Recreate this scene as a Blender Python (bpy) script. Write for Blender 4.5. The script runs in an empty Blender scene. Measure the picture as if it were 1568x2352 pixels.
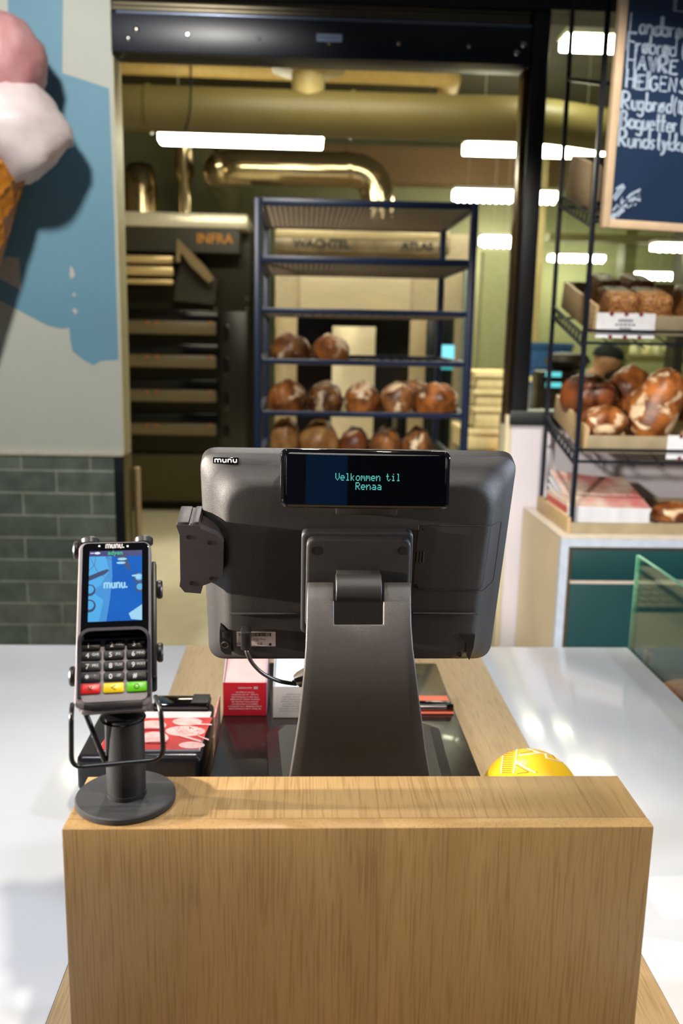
import bpy, bmesh, math, random
from mathutils import Vector, Matrix, noise
V = Vector
sc = bpy.context.scene
COL = sc.collection
# ------------------------------------------------------------------ camera
W, H, F = 1568, 2352, 2053.2
PITCH, YAW, ROLL = math.radians(11.325), math.radians(2.566), math.radians(1.139)
EYE = V((0, 0, 1.60))
_f = V((math.sin(YAW)*math.cos(PITCH), math.cos(YAW)*math.cos(PITCH), -math.sin(PITCH)))
_r = V((math.cos(YAW), -math.sin(YAW), 0)); _u = _r.cross(_f)
RT = _r*math.cos(ROLL) + _u*math.sin(ROLL); UP = -_r*math.sin(ROLL) + _u*math.cos(ROLL); FW = _f
cam = bpy.data.cameras.new('camera'); camo = bpy.data.objects.new('camera', cam); COL.objects.link(camo)
cam.sensor_fit = 'VERTICAL'; cam.sensor_height = 36; cam.sensor_width = 24; cam.lens = F/H*36
Mx = Matrix((RT, UP, -FW)).transposed().to_4x4(); Mx.translation = EYE; camo.matrix_world = Mx
cam.clip_start = .02; cam.clip_end = 60
cam.dof.use_dof = True; cam.dof.focus_distance = 1.07; cam.dof.aperture_fstop = 4.6
sc.camera = camo
# ------------------------------------------------------------------ light and exposure
sc.view_settings.view_transform = 'Standard'; sc.view_settings.look = 'None'
sc.view_settings.gamma = 1; sc.view_settings.use_curve_mapping = False
sc.view_settings.exposure = 0.0
wd = bpy.data.worlds.new('world'); sc.world = wd; wd.use_nodes = True
wd.node_tree.nodes['Background'].inputs[0].default_value = (.95, .93, 1.0, 1)
wd.node_tree.nodes['Background'].inputs[1].default_value = .06
def lamp(name, kind, loc, to, power, col, size=.1, ang=60, blend=.4):
    l = bpy.data.lights.new(name, kind); l.energy = power; l.color = col
    o = bpy.data.objects.new(name, l); COL.objects.link(o); o.location = loc
    o.rotation_euler = (V(to)-V(loc)).to_track_quat('-Z', 'Y').to_euler()
    if kind == 'SPOT': l.shadow_soft_size = size; l.spot_size = math.radians(ang); l.spot_blend = blend
    if kind == 'AREA': l.size = size
    return o
lamp('track_spot_warm', 'SPOT', (-3.0, .80, 1.66), (-.05, 1.02, 1.37), 2500, (1, .90, .78), .04, 15, .6)
lamp('track_spot_left', 'SPOT', (-2.6, 1.2, 2.3), (.0, .80, 1.16), 240, (1, .88, .70), .03, 17, .5)
lamp('track_spot_counter_rear', 'SPOT', (-.1, 2.55, 3.2), (.05, 1.2, .9), 140, (1, .95, .88), .05, 70)
lamp('track_spot_counter_left', 'SPOT', (-1.0, .4, 3.1), (-.7, 1.2, .85), 105, (.84, .91, 1), .08, 60)
lamp('track_spot_counter_right', 'SPOT', (1.4, .6, 3.1), (.75, 1.3, .85), 62, (.80, .88, 1), .08, 60)
lamp('track_spot_overhead', 'SPOT', (.35, .15, 3.1), (.05, .72, 1.0), 130, (1, .88, .70), .05, 44)
lamp('track_spot_cool_right', 'SPOT', (2.8, .75, 1.60), (.35, 1.05, 1.34), 560, (.76, .85, 1), .10, 14, .6)
lamp('track_spot_wall', 'SPOT', (-1.0, .9, 3.4), (-.95, 3.4, 1.45), 300, (1, .98, .92), .14, 60)
lamp('track_spot_bread', 'SPOT', (.45, 1.0, 3.3), (1.15, 3.0, 1.2), 320, (1, .92, .80), .06, 46)
lamp('cabinet_fill_spot', 'SPOT', (-.9, .2, 1.9), (1.15, 3.2, .95), 400, (1, .93, .84), .08, 21)  # unseen fill spot, added to brighten the cabinet side and under-shelf wall
lamp('crate_fill_spot', 'SPOT', (1.15, 4.5, 3.2), (1.25, 5.55, .95), 300, (1, .96, .84), .2, 25, .5)  # added unseen spot, narrowed to lighten the crate stack
lamp('kitchen_floor_fill', 'SPOT', (-.7, 6.4, 3.4), (-.75, 5.3, 0), 420, (1, .97, .86), .15, 55)  # unseen spot put in to brighten the cream kitchen floor
lamp('kitchen_front_light', 'AREA', (.2, 4.1, 3.3), (.3, 5.6, 1.2), 32, (1, .93, .70), 1.2)
KITCHEN_LED = 30.0
# ------------------------------------------------------------------ helpers
def P(px, py, X=None, Y=None, Z=None):
    d = (px-W/2)*RT - (py-H/2)*UP + F*FW
    t = (Y-EYE.y)/d.y if Y is not None else (Z-EYE.z)/d.z if Z is not None else (X-EYE.x)/d.x
    return EYE + d*t
def cam_pt(px, py, z): return EYE + ((px-W/2)*RT - (py-H/2)*UP)*(z/F) + FW*z
class Frame:
    """a flat work frame: x right, y up, z towards the shop"""
    def __init__(s, o, x, y): s.o, s.x, s.y = V(o), V(x).normalized(), V(y).normalized(); s.z = s.x.cross(s.y)
    def M(s):
        m = Matrix((s.x, s.y, s.z)).transposed().to_4x4(); m.translation = s.o; return m
    def L(s, px, py, z=0):
        d = (px-W/2)*RT - (py-H/2)*UP + F*FW
        p0 = s.o + s.z*z
        t = (p0-EYE).dot(s.z)/d.dot(s.z)
        q = EYE + d*t - s.o
        return V((q.dot(s.x), q.dot(s.y), z))
def lin(c): 
    c = c/255
    return c/12.92 if c <= .04045 else ((c+.055)/1.055)**2.4
def rgb(c): return (lin(c[0]), lin(c[1]), lin(c[2]), 1)
MATS = {}
def mat(name, col, rough=.5, metal=0, var=.06, scale=30, bump=0, bscale=200, spec=.5, coat=0, emit=None, es=1.0, stretch=None, col2=None, trans=0):
    if name in MATS: return MATS[name]
    m = bpy.data.materials.new(name); m.use_nodes = True; nt = m.node_tree; N = nt.nodes; b = N['Principled BSDF']
    b.inputs['Roughness'].default_value = rough; b.inputs['Metallic'].default_value = metal
    b.inputs['Specular IOR Level'].default_value = spec; b.inputs['Coat Weight'].default_value = coat; b.inputs['Coat Roughness'].default_value = .05
    if trans: b.inputs['Transmission Weight'].default_value = trans
    tc = N.new('ShaderNodeTexCoord'); mp = N.new('ShaderNodeMapping'); nt.links.new(tc.outputs['Object'], mp.inputs[0])
    if stretch: mp.inputs['Scale'].default_value = stretch
    nz = N.new('ShaderNodeTexNoise'); nz.inputs['Scale'].default_value = scale; nz.inputs['Detail'].default_value = 4
    nt.links.new(mp.outputs[0], nz.inputs['Vector'])
    rp = N.new('ShaderNodeValToRGB'); c = rgb(col); k = 1-var; c2 = rgb(col2) if col2 else (min(1, c[0]*(1+var)), min(1, c[1]*(1+var)), min(1, c[2]*(1+var)), 1)
    rp.color_ramp.elements[0].color = (c[0]*k, c[1]*k, c[2]*k, 1) if not col2 else c; rp.color_ramp.elements[1].color = c2
    rp.color_ramp.elements[0].position = .35; rp.color_ramp.elements[1].position = .65
    nt.links.new(nz.outputs['Fac'], rp.inputs[0]); nt.links.new(rp.outputs[0], b.inputs['Base Color'])
    if bump:
        n2 = N.new('ShaderNodeTexNoise'); n2.inputs['Scale'].default_value = bscale; n2.inputs['Detail'].default_value = 3
        nt.links.new(mp.outputs[0], n2.inputs['Vector'])
        bp = N.new('ShaderNodeBump'); bp.inputs['Strength'].default_value = bump; bp.inputs['Distance'].default_value = .002
        nt.links.new(n2.outputs['Fac'], bp.inputs['Height']); nt.links.new(bp.outputs[0], b.inputs['Normal'])
    if emit:
        b.inputs['Emission Color'].default_value = rgb(emit); b.inputs['Emission Strength'].default_value = es
    MATS[name] = m; return m
def oak(name, axis, base=(163, 124, 78), dark=(128, 92, 52), seam=None):
    """quarter-sawn oak veneer with long pores running along the given axis"""
    m = bpy.data.materials.new(name); m.use_nodes = True; nt = m.node_tree; N = nt.nodes; L = nt.links; b = N['Principled BSDF']
    b.inputs['Roughness'].default_value = .42
    tc = N.new('ShaderNodeTexCoord')
    def mapped(across, along):
        mp = N.new('ShaderNodeMapping'); s = [across]*3; s[axis] = along; mp.inputs['Scale'].default_value = s
        L.new(tc.outputs['Object'], mp.inputs[0]); return mp
    def nz(mp, scale, det, dist=0):
        n = N.new('ShaderNodeTexNoise'); n.inputs['Scale'].default_value = scale; n.inputs['Detail'].default_value = det; n.inputs['Distortion'].default_value = dist
        L.new(mp.outputs[0], n.inputs['Vector']); return n
    big = nz(mapped(7, .9), 1, 3, .6); por = nz(mapped(480, 14), 1, 3, .3); fine = nz(mapped(900, 40), 1, 2)
    r1 = N.new('ShaderNodeValToRGB'); r1.color_ramp.elements[0].color = rgb(dark); r1.color_ramp.elements[1].color = rgb(base)
    r1.color_ramp.elements[0].position = .2; r1.color_ramp.elements[1].position = .6
    L.new(big.outputs['Fac'], r1.inputs[0])
    r2 = N.new('ShaderNodeValToRGB'); r2.color_ramp.elements[0].position = .36; r2.color_ramp.elements[1].position = .5
    r2.color_ramp.elements[0].color = (.70, .66, .60, 1); r2.color_ramp.elements[1].color = (1, 1, 1, 1)
    L.new(por.outputs['Fac'], r2.inputs[0])
    mx = N.new('ShaderNodeMixRGB'); mx.blend_type = 'MULTIPLY'; mx.inputs[0].default_value = .75
    L.new(r1.outputs[0], mx.inputs[1]); L.new(r2.outputs[0], mx.inputs[2])
    r3 = N.new('ShaderNodeValToRGB'); r3.color_ramp.elements[0].color = (.86, .85, .83, 1); r3.color_ramp.elements[1].color = (1.08, 1.08, 1.08, 1)
    L.new(fine.outputs['Fac'], r3.inputs[0])
    m2 = N.new('ShaderNodeMixRGB'); m2.blend_type = 'MULTIPLY'; m2.inputs[0].default_value = 1
    L.new(mx.outputs[0], m2.inputs[1]); L.new(r3.outputs[0], m2.inputs[2])
    last = m2
    if seam is not None:   # two veneer leaves meet here, the second a touch lighter
        sx = N.new('ShaderNodeSeparateXYZ'); L.new(tc.outputs['Object'], sx.inputs[0])
        gt = N.new('ShaderNodeMath'); gt.operation = 'GREATER_THAN'; gt.inputs[1].default_value = seam; L.new(sx.outputs[0], gt.inputs[0])
        m3 = N.new('ShaderNodeMixRGB'); m3.blend_type = 'MULTIPLY'; L.new(gt.outputs[0], m3.inputs[0]); L.new(m2.outputs[0], m3.inputs[1]); m3.inputs[2].default_value = (1.1, 1.12, 1.1, 1)
        last = m3
    L.new(last.outputs[0], b.inputs['Base Color'])
    bp = N.new('ShaderNodeBump'); bp.inputs['Strength'].default_value = .25; bp.inputs['Distance'].default_value = .0006
    L.new(por.outputs['Fac'], bp.inputs['Height']); L.new(bp.outputs[0], b.inputs['Normal'])
    MATS[name] = m; return m
def emis(name, col, s=1.0):
    if name in MATS: return MATS[name]
    m = bpy.data.materials.new(name); m.use_nodes = True; N = m.node_tree.nodes; b = N['Principled BSDF']
    b.inputs['Base Color'].default_value = (.02, .02, .02, 1); b.inputs['Roughness'].default_value = .3
    b.inputs['Emission Color'].default_value = rgb(col); b.inputs['Emission Strength'].default_value = s
    MATS[name] = m; return m
def pane_mat(name, tint=(235, 245, 240), k=1.0):
    m = bpy.data.materials.new(name); m.use_nodes = True; nt = m.node_tree; N = nt.nodes; N.remove(N['Principled BSDF'])
    out = N['Material Output']; t = N.new('ShaderNodeBsdfTransparent'); t.inputs[0].default_value = rgb(tint)
    g = N.new('ShaderNodeBsdfGlossy'); g.inputs['Roughness'].default_value = .01
    lw = N.new('ShaderNodeLayerWeight'); lw.inputs[0].default_value = .5; pw = N.new('ShaderNodeMath'); pw.operation = 'POWER'; pw.inputs[1].default_value = 5; nt.links.new(lw.outputs['Facing'], pw.inputs[0])
    ml = N.new('ShaderNodeMath'); ml.operation = 'MULTIPLY_ADD'; ml.inputs[1].default_value = .96*k; ml.inputs[2].default_value = .04*k; ml.use_clamp = True; nt.links.new(pw.outputs[0], ml.inputs[0])
    mx = N.new('ShaderNodeMixShader'); nt.links.new(ml.outputs[0], mx.inputs[0]); nt.links.new(t.outputs[0], mx.inputs[1]); nt.links.new(g.outputs[0], mx.inputs[2])
    nt.links.new(mx.outputs[0], out.inputs[0]); MATS[name] = m; return m
OFF = {}
class MB:
    def __init__(s): s.bm = bmesh.new(); s.mi = 0
    def merge(s, b2, M=None):
        if M is not None: bmesh.ops.transform(b2, matrix=M, verts=b2.verts)
        for f in b2.faces: f.material_index = s.mi
        me = bpy.data.meshes.new('tmp'); b2.to_mesh(me); b2.free(); s.bm.from_mesh(me); bpy.data.meshes.remove(me); return s
    def box(s, x0, x1, y0, y1, z0, z1, bev=0, M=None, seg=2):
        b = bmesh.new(); bmesh.ops.create_cube(b, size=1)
        for v in b.verts: v.co = V(((x0+x1)/2+v.co.x*(x1-x0), (y0+y1)/2+v.co.y*(y1-y0), (z0+z1)/2+v.co.z*(z1-z0)))
        if bev: bmesh.ops.bevel(b, geom=b.edges[:], offset=bev, segments=seg, affect='EDGES', profile=.5)
        return s.merge(b, M)
    def prism(s, pts, z0, z1, M=None, bev=0, seg=2):
        b = bmesh.new(); n = len(pts)
        lo = [b.verts.new((p[0], p[1], z0)) for p in pts]; hi = [b.verts.new((p[0], p[1], z1)) for p in pts]
        b.faces.new(lo[::-1]); top = b.faces.new(hi)
        for i in range(n): b.faces.new((lo[i], lo[(i+1) % n], hi[(i+1) % n], hi[i]))
        if bev: bmesh.ops.bevel(b, geom=[e for e in b.edges if e.calc_face_angle(0) > .5 and (e.verts[0].co.z > (z0+z1)/2 and e.verts[1].co.z > (z0+z1)/2)], offset=bev, segments=seg, affect='EDGES', profile=.5)
        bmesh.ops.recalc_face_normals(b, faces=b.faces)
        return s.merge(b, M)
    def loft(s, loops, M=None, caps=True, closed=True):
        b = bmesh.new(); R = [[b.verts.new(p) for p in lp] for lp in loops]; n = len(loops[0])
        for a, c in zip(R, R[1:]):
            for i in range(n if closed else n-1): b.faces.new((a[i], a[(i+1) % n], c[(i+1) % n], c[i]))
        if caps and closed: b.faces.new(R[0][::-1]); b.faces.new(R[-1])
        bmesh.ops.recalc_face_normals(b, faces=b.faces)
        return s.merge(b, M)
    def tube(s, pts, r, n=10, closed=False, M=None):
        pts = [V(p) for p in pts]; m = len(pts); loops = []; ref = None
        for i, p in enumerate(pts):
            a = pts[i-1] if (i or closed) else p; c = pts[(i+1) % m] if (i < m-1 or closed) else p
            t = (c-a).normalized()
            if ref is None: ref = t.orthogonal().normalized()
            ref = (ref - t*ref.dot(t)).normalized(); q = t.cross(ref)
            rr = r[i] if isinstance(r, (list, tuple)) else r
            loops.append([p + ref*rr*math.cos(k*2*math.pi/n) + q*rr*math.sin(k*2*math.pi/n) for k in range(n)])
        if closed: loops.append(loops[0])
        return s.loft(loops, M, caps=not closed)
    def cyl(s, p0, p1, r, r2=None, n=24, bev=0, M=None):
        p0, p1 = V(p0), V(p1); L = (p1-p0).length; r2 = r if r2 is None else r2
        q = (p1-p0).to_track_quat('Z', 'Y').to_matrix().to_4x4(); q.translation = p0
        prof = [(r-bev, 0), (r, bev), (r2, L-bev), (r2-bev, L)] if bev else [(r, 0), (r2, L)]
        return s.lathe(prof, n, q if M is None else M @ q)
    def lathe(s, prof, n=32, M=None):
        loops = [[V((r*math.cos(k*2*math.pi/n), r*math.sin(k*2*math.pi/n), z)) for k in range(n)] for r, z in prof]
        return s.loft(loops, M)
    def ribbon(s, pts, w, z=0, M=None, th=.0):
        pts = [V((p[0], p[1], 0)) for p in pts]; lf, rg = [], []
        for i, p in enumerate(pts):
            t = (pts[min(i+1, len(pts)-1)]-pts[max(i-1, 0)])
            t = t.normalized() if t.length else V((1, 0, 0)); nn = V((-t.y, t.x, 0))
            lf.append(p+nn*w/2); rg.append(p-nn*w/2)
        pre = V((0, 0, z))
        b = bmesh.new(); a = [b.verts.new(p+pre) for p in lf]; c = [b.verts.new(p+pre) for p in rg]
        for i in range(len(pts)-1): b.faces.new((c[i], c[i+1], a[i+1], a[i]))
        return s.merge(b, M)
    def poly(s, pts, M=None):
        b = bmesh.new(); b.faces.new([b.verts.new(p) for p in pts]); return s.merge(b, M)
    def text(s, body, size, M=None, align='CENTER', ext=0, bold=0):
        cu = bpy.data.curves.new('t', 'FONT'); cu.body = body; cu.size = size; cu.align_x = align; cu.align_y = 'CENTER'; cu.extrude = ext; cu.offset = bold; cu.resolution_u = 3
        o = bpy.data.objects.new('t', cu); COL.objects.link(o); dg = bpy.context.evaluated_depsgraph_get()
        me = bpy.data.meshes.new_from_object(o.evaluated_get(dg)); b = bmesh.new(); b.from_mesh(me)
        bpy.data.objects.remove(o); bpy.data.curves.remove(cu); bpy.data.meshes.remove(me)
        return s.merge(b, M)
    def build(s, name, m, parent=None, loc=None, smooth=40, label=None, cat=None, group=None, kind=None):
        me = bpy.data.meshes.new(name)
        if parent is not None: off = OFF[parent]
        elif loc is not None: off = V(loc)
        else:
            xs = [v.co for v in s.bm.verts]
            off = V((sum(c.x for c in xs)/len(xs), sum(c.y for c in xs)/len(xs), min(c.z for c in xs)))
        bmesh.ops.translate(s.bm, vec=-off, verts=s.bm.verts); s.bm.to_mesh(me); s.bm.free()
        for mm in (m if isinstance(m, (list, tuple)) else [m]): me.materials.append(mm)
        me.polygons.foreach_set('use_smooth', [smooth > 0]*len(me.polygons))
        if smooth: me.set_sharp_from_angle(angle=math.radians(smooth))
        o = bpy.data.objects.new(name, me); COL.objects.link(o); OFF[o] = off
        if parent is not None: o.parent = parent
        else: o.location = off
        tag(o, label, cat, group, kind); return o
def tag(o, label=None, cat=None, group=None, kind=None):
    for k, v in (('label', label), ('category', cat), ('group', group), ('kind', kind)):
        if v: o[k] = v
    return o
def thing(name, loc, label, cat, group=None):
    o = bpy.data.objects.new(name, None); COL.objects.link(o); o.location = loc; o.empty_display_size = .05; OFF[o] = V(loc)
    return tag(o, label, cat, group)
def rrect(x0, x1, y0, y1, r, n=6):
    out = []
    for cx, cy, a0 in ((x1-r, y1-r, 0), (x0+r, y1-r, 90), (x0+r, y0+r, 180), (x1-r, y0+r, 270)):
        for k in range(n+1):
            a = math.radians(a0+90*k/n); out.append((cx+r*math.cos(a), cy+r*math.sin(a)))
    return out
def rquad(c, r, n=6):
    """rounded quad through corners c (anticlockwise from upper right)"""
    out = []
    for i in range(4):
        p = V((c[i][0], c[i][1])); a = V((c[i-1][0], c[i-1][1]))-p; b = V((c[(i+1) % 4][0], c[(i+1) % 4][1]))-p
        a = p+a.normalized()*r; b = p+b.normalized()*r
        for k in range(n+1):
            t = k/n; out.append(tuple(a*(1-t)**2+p*2*t*(1-t)+b*t*t))
    return out
def smoothpts(pts, n=6, closed=False):
    pts = [V(p) for p in pts]; m = len(pts); out = []
    for i in range(m if closed else m-1):
        g = lambda k: pts[k % m] if closed else pts[max(0, min(m-1, k))]
        a, b, c, d = g(i-1), g(i), g(i+1), g(i+2)
        for k in range(n):
            t = k/n; out.append(.5*((2*b)+(c-a)*t+(2*a-5*b+4*c-d)*t*t+(3*b-a-3*c+d)*t**3))
    if not closed: out.append(pts[-1])
    return out
def fillet(pts, r, n=5):
    pts = [V(p) for p in pts]; out = [pts[0]]
    for i in range(1, len(pts)-1):
        p = pts[i]; a = pts[i-1]-p; b = pts[i+1]-p; rr = min(r, a.length*.49, b.length*.49)
        a = p+a.normalized()*rr; b = p+b.normalized()*rr
        for k in range(n+1):
            t = k/n; out.append(a*(1-t)**2+p*2*t*(1-t)+b*t*t)
    out.append(pts[-1]); return out
def struct(mb, name, m, smooth=0, parent=None): return mb.build(name, m, parent, smooth=smooth, kind='structure')
# ------------------------------------------------------------------ materials
BLK = mat('black_plastic', (36, 33, 32), .47, bump=.25, bscale=1500, scale=300)
BLK2 = mat('black_satin_plastic', (24, 23, 24), .36, scale=200, bump=.1, bscale=1800)
DARK = mat('dark_recess', (8, 8, 9), .5)
GLOSS = mat('gloss_black', (6, 6, 8), .06, coat=.6)
POWDER = mat('black_powder_coat', (46, 46, 49), .5, bump=.5, bscale=1800, scale=500)
GREYP = mat('grey_plastic', (118, 110, 112), .42, scale=200)
WHITE = mat('white_print', (235, 235, 235), .5)
CHROME = mat('chrome', (200, 195, 190), .18, 1)
WQ = mat('white_quartz', (222, 224, 229), .14, var=.03, scale=5, coat=.2)
OAKZ = oak('oak_upright_grain', 2, (176, 142, 94), (152, 118, 72), seam=.02)
OAKY = oak('oak_lengthwise_grain', 1, (196, 168, 126), (176, 144, 100))
OAKT = oak('oak_top_grain', 1, (168, 138, 94), (146, 116, 74))
PALEWOOD = mat('pale_tray_wood', (196, 168, 126), .55, var=.12, scale=14, stretch=(1, 1, 12))
NAVY = mat('navy_black_steel', (20, 26, 38), .35, scale=60)
BLKSTEEL = mat('black_steel', (17, 19, 24), .4)
STEEL = mat('stainless_steel', (205, 190, 160), .28, .85, scale=8, stretch=(1, 1, 30))
RED = mat('red_card', (200, 26, 44), .5)
# ------------------------------------------------------------------ the setting
YW = 3.45
JX = -.690      # left edge of the opening
b = MB(); b.box(-3.0, JX, YW, YW+.14, 0, 3.6); wall_left = struct(b, 'wall_left', mat('grey_green_paint', (186, 188, 178), .6, var=.02, scale=3))
# painted blue area of the wall, a mural in flat paint
mur = [(145, -40), (145, 172), (255, 205), (274, 500), (274, 826), (232, 830), (214, 838), (190, 826), (165, 806), (163, 780), (160, 752), (140, 755), (110, 748), (60, 722), (0, 690), (-60, 660), (-60, 560), (0, 585), (46, 592), (49, 667), (20, 655), (0, 640), (-50, 610), (-170, 540), (-170, -40), (18, -40), (18, 60), (100, 60), (100, -40)]
mur = [(145, -40), (143, 168), (200, 186), (250, 203), (262, 500), (272, 826), (232, 829), (214, 839), (190, 826), (166, 806), (161, 780), (159, 753), (140, 755), (110, 748), (60, 722), (0, 690), (-60, 655), (-120, 640), (-170, 500), (-170, 60), (18, 60), (18, -40)]
b = MB(); mp_ = [P(x, y, Y=YW-.0006) for x, y in mur]; b.poly(mp_)
mb_ = b.build('mural', mat('flat_blue_paint', (104, 150, 172), .6, var=.03, scale=4), wall_left, smooth=0); mb_['label'] = 'flat blue painted shape with a dripping lower edge'
b = MB()
for pts in ([(0, 588), (44, 592), (49, 667), (0, 640), (-30, 620), (-30, 590)], [(161, 610), (168, 618), (172, 632), (166, 640), (160, 636)], [(168, 672), (174, 675), (172, 681), (166, 678)], [(166, 710), (172, 708), (179, 716), (171, 722)]):
    b.poly([P(x, y, Y=YW-.0012) for x, y in pts])
b.build('mural_light_patch', mat('pale_grey_paint', (196, 192, 180), .6), wall_left, smooth=0)
# dado of dark glazed tiles on the left wall
tm = bpy.data.materials.new('dark_glazed_tile'); tm.use_nodes = True; nt = tm.node_tree; N = nt.nodes; L = nt.links; bs = N['Principled BSDF']
tc = N.new('ShaderNodeTexCoord'); mp = N.new('ShaderNodeMapping'); mp.inputs['Rotation'].default_value = (math.radians(90), 0, 0); L.new(tc.outputs['Object'], mp.inputs[0])
br = N.new('ShaderNodeTexBrick'); br.inputs['Scale'].default_value = 1; br.inputs['Brick Width'].default_value = .262; br.inputs['Row Height'].default_value = .0885; br.inputs['Mortar Size'].default_value = .004; br.inputs['Mortar Smooth'].default_value = .3
br.inputs['Color1'].default_value = rgb((86, 96, 88)); br.inputs['Color2'].default_value = rgb((112, 120, 108)); br.inputs['Mortar'].default_value = rgb((146, 150, 134)); br.offset = .5; br.offset_frequency = 2
L.new(mp.outputs[0], br.inputs['Vector'])
nz = N.new('ShaderNodeTexNoise'); nz.inputs['Scale'].default_value = 14; nz.inputs['Detail'].default_value = 3; L.new(tc.outputs['Object'], nz.inputs['Vector'])
mx = N.new('ShaderNodeMixRGB'); mx.blend_type = 'OVERLAY'; mx.inputs[0].default_value = .55; L.new(br.outputs['Color'], mx.inputs[1]); L.new(nz.outputs['Fac'], mx.inputs[2]); L.new(mx.outputs[0], bs.inputs['Base Color'])
bs.inputs['Roughness'].default_value = .25
bp = N.new('ShaderNodeBump'); bp.inputs['Strength'].default_value = .4; bp.inputs['Distance'].default_value = .004; bp.invert = True; L.new(br.outputs['Fac'], bp.inputs['Height']); L.new(bp.outputs[0], bs.inputs['Normal'])
DADO = 1.118
b = MB(); b.box(-3.0, JX-.035, YW-.012, YW, 0, DADO); struct(b, 'trim_2', tm)
b = MB(); b.box(-3.0, JX-.004, YW-.02, YW, DADO, DADO+.018, .003); b.box(JX-.004, JX+.004, YW-.02, YW+.14, DADO, DADO+.018, .003); struct(b, 'trim_3', mat('pale_trim', (196, 190, 172), .4), 30)
b = MB(); b.box(JX-.035, JX-.001, YW-.013, YW, 0, DADO); struct(b, 'trim_4', mat('near_black_tile', (14, 18, 24), .2))
b = MB(); b.box(JX, JX+.004, YW+.001, YW+.14, 0, DADO); struct(b, 'trim_5', mat('olive_metal', (110, 102, 66), .3, .4))
b = MB(); b.box(JX, JX+.004, YW+.001, YW+.139, DADO+.02, 2.545); struct(b, 'trim_6', mat('jamb_paint', (198, 190, 152), .5))
b = MB(); b.box(JX+.0045, JX+.03, YW+.15, YW+.19, 0, 1.05, .004); struct(b, 'trim_7', mat('tan_post_paint', (186, 160, 116), .5), 30)
# opening head: steel beam, shutter box above
b = MB(); b.box(JX, .80, YW-.01, YW+.13, 2.558, 2.69, .004); head = struct(b, 'trim_8', NAVY, 30)
b = MB(); b.box(JX+.02, .80, YW-.012, YW+.0, 2.681, 2.692, .002); b.build('lip', mat('pale_steel_edge', (110, 120, 140), .3, .5), head)
bolts = [(295, 88), (313, 68), (431, 80), (594, 87), (755, 100), (915, 100), (1076, 107), (1186, 122), (1202, 103)]
for i, (x, y) in enumerate(bolts):
    p = P(x, y, Y=YW-.01); b = MB(); rr = .010 if i in (0, 1, 7, 8) else .007
    b.lathe([(rr, 0), (rr, .003), (rr*.6, .006)], 12, Matrix.Translation(p) @ Matrix.Rotation(math.radians(90), 4, 'X')); b.build('bolt', CHROME, head)
p0, p1 = P(727, 77, Y=YW-.0115), P(785, 97, Y=YW-.0115)
b = MB(); b.box(p0.x, p1.x, YW-.0118, YW-.0100, p1.z, p0.z); pl = b.build('label_plate', mat('pale_blue_label', (160, 180, 210), .4), head)
b = MB()
for k in range(6): b.box(p0.x+.008+k*.0125, p0.x+.017+k*.0125, YW-.0121, YW-.0118, p1.z+.011, p0.z-.011)
b.build('lettering', mat('blue_ink', (40, 60, 110), .5), pl, smooth=0)
b = MB()
for k in range(7): b.box(JX, .80, YW+.01+.004*(k % 2), YW+.13, 2.70+.016*k, 2.714+.016*k, .002)
b.box(JX, .8, YW+.03, YW+.12, 2.69, 2.82); struct(b, 'trim_9', mat('shutter_slats', (120, 110, 88), .35, .6), 30)
b = MB(); b.box(JX-.1, 3.0, YW-.02, YW+.14, 2.74, 3.6); b.box(-.0, 0.01, YW, YW+.01, 2.75, 2.76); struct(b, 'wall_back', mat('dark_lintel', (16, 19, 26), .5))
# posts of the opening / window frame
b = MB(); b.box(.806, .868, YW-.012, YW+.10, 1.262, 2.74, .004); struct(b, 'trim_10', BLKSTEEL, 30)
b = MB(); b.box(.788, .8055, YW+.03, YW+.10, 1.262, 2.555, .003); struct(b, 'trim_11', mat('bronze_profile', (96, 78, 52), .25, .8), 30)
b = MB(); b.box(.800, 3.0, YW-.02, YW+.11, 1.262, 1.318, .004); struct(b, 'window_1', BLKSTEEL, 30)
b = MB(); b.box(.87, 3.0, YW+.045, YW+.051, 1.319, 2.739); struct(b, 'window_2', pane_mat('window_glass', (246, 250, 244), .8))
b = MB(); b.box(.812, 3.0, YW, YW+.11, 0, 1.261); struct(b, 'wall_right', mat('lilac_white_panel', (206, 202, 210), .4, var=.03, scale=4))
b = MB(); b.box(.79, .8115, YW+.002, YW+.14, 0, 1.30, .002); struct(b, 'trim_12', mat('beige_jamb', (200, 190, 158), .5), 30)
b = MB(); b.box(-3.6, 4.2, -4.2, YW, -.06, 0); struct(b, 'floor', mat('shop_floor', (120, 112, 100), .4, scale=4))
b = MB(); b.box(-2.6, 4.2, YW+.001, 9.6, -.06, 0); struct(b, 'floor_kitchen', mat('cream_floor', (246, 234, 200), .35, var=.04, scale=6))
# shop front out of view; glowing blue pane added for the customer display's reflection
b = MB(); b.box(-3.6, -1.5, -4.0, -3.9, 0, 3.6); b.box(.25, 4.2, -4.0, -3.9, 0, 3.6); b.box(-1.5, .25, -4.0, -3.9, 2.4, 3.6); struct(b, 'wall_front', mat('shop_front_wall', (90, 84, 78), .6))
b = MB(); b.box(-1.45, -.15, -3.96, -3.94, .05, 2.35); struct(b, 'reflection_pane', emis('blue_glow_pane', (20, 92, 150), .8))
b = MB(); b.box(-1.5, -1.45, -3.99, -3.9, 0, 2.4); b.box(-.15, .25, -3.99, -3.9, 0, 2.4); struct(b, 'trim_14', BLKSTEEL)
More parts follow.
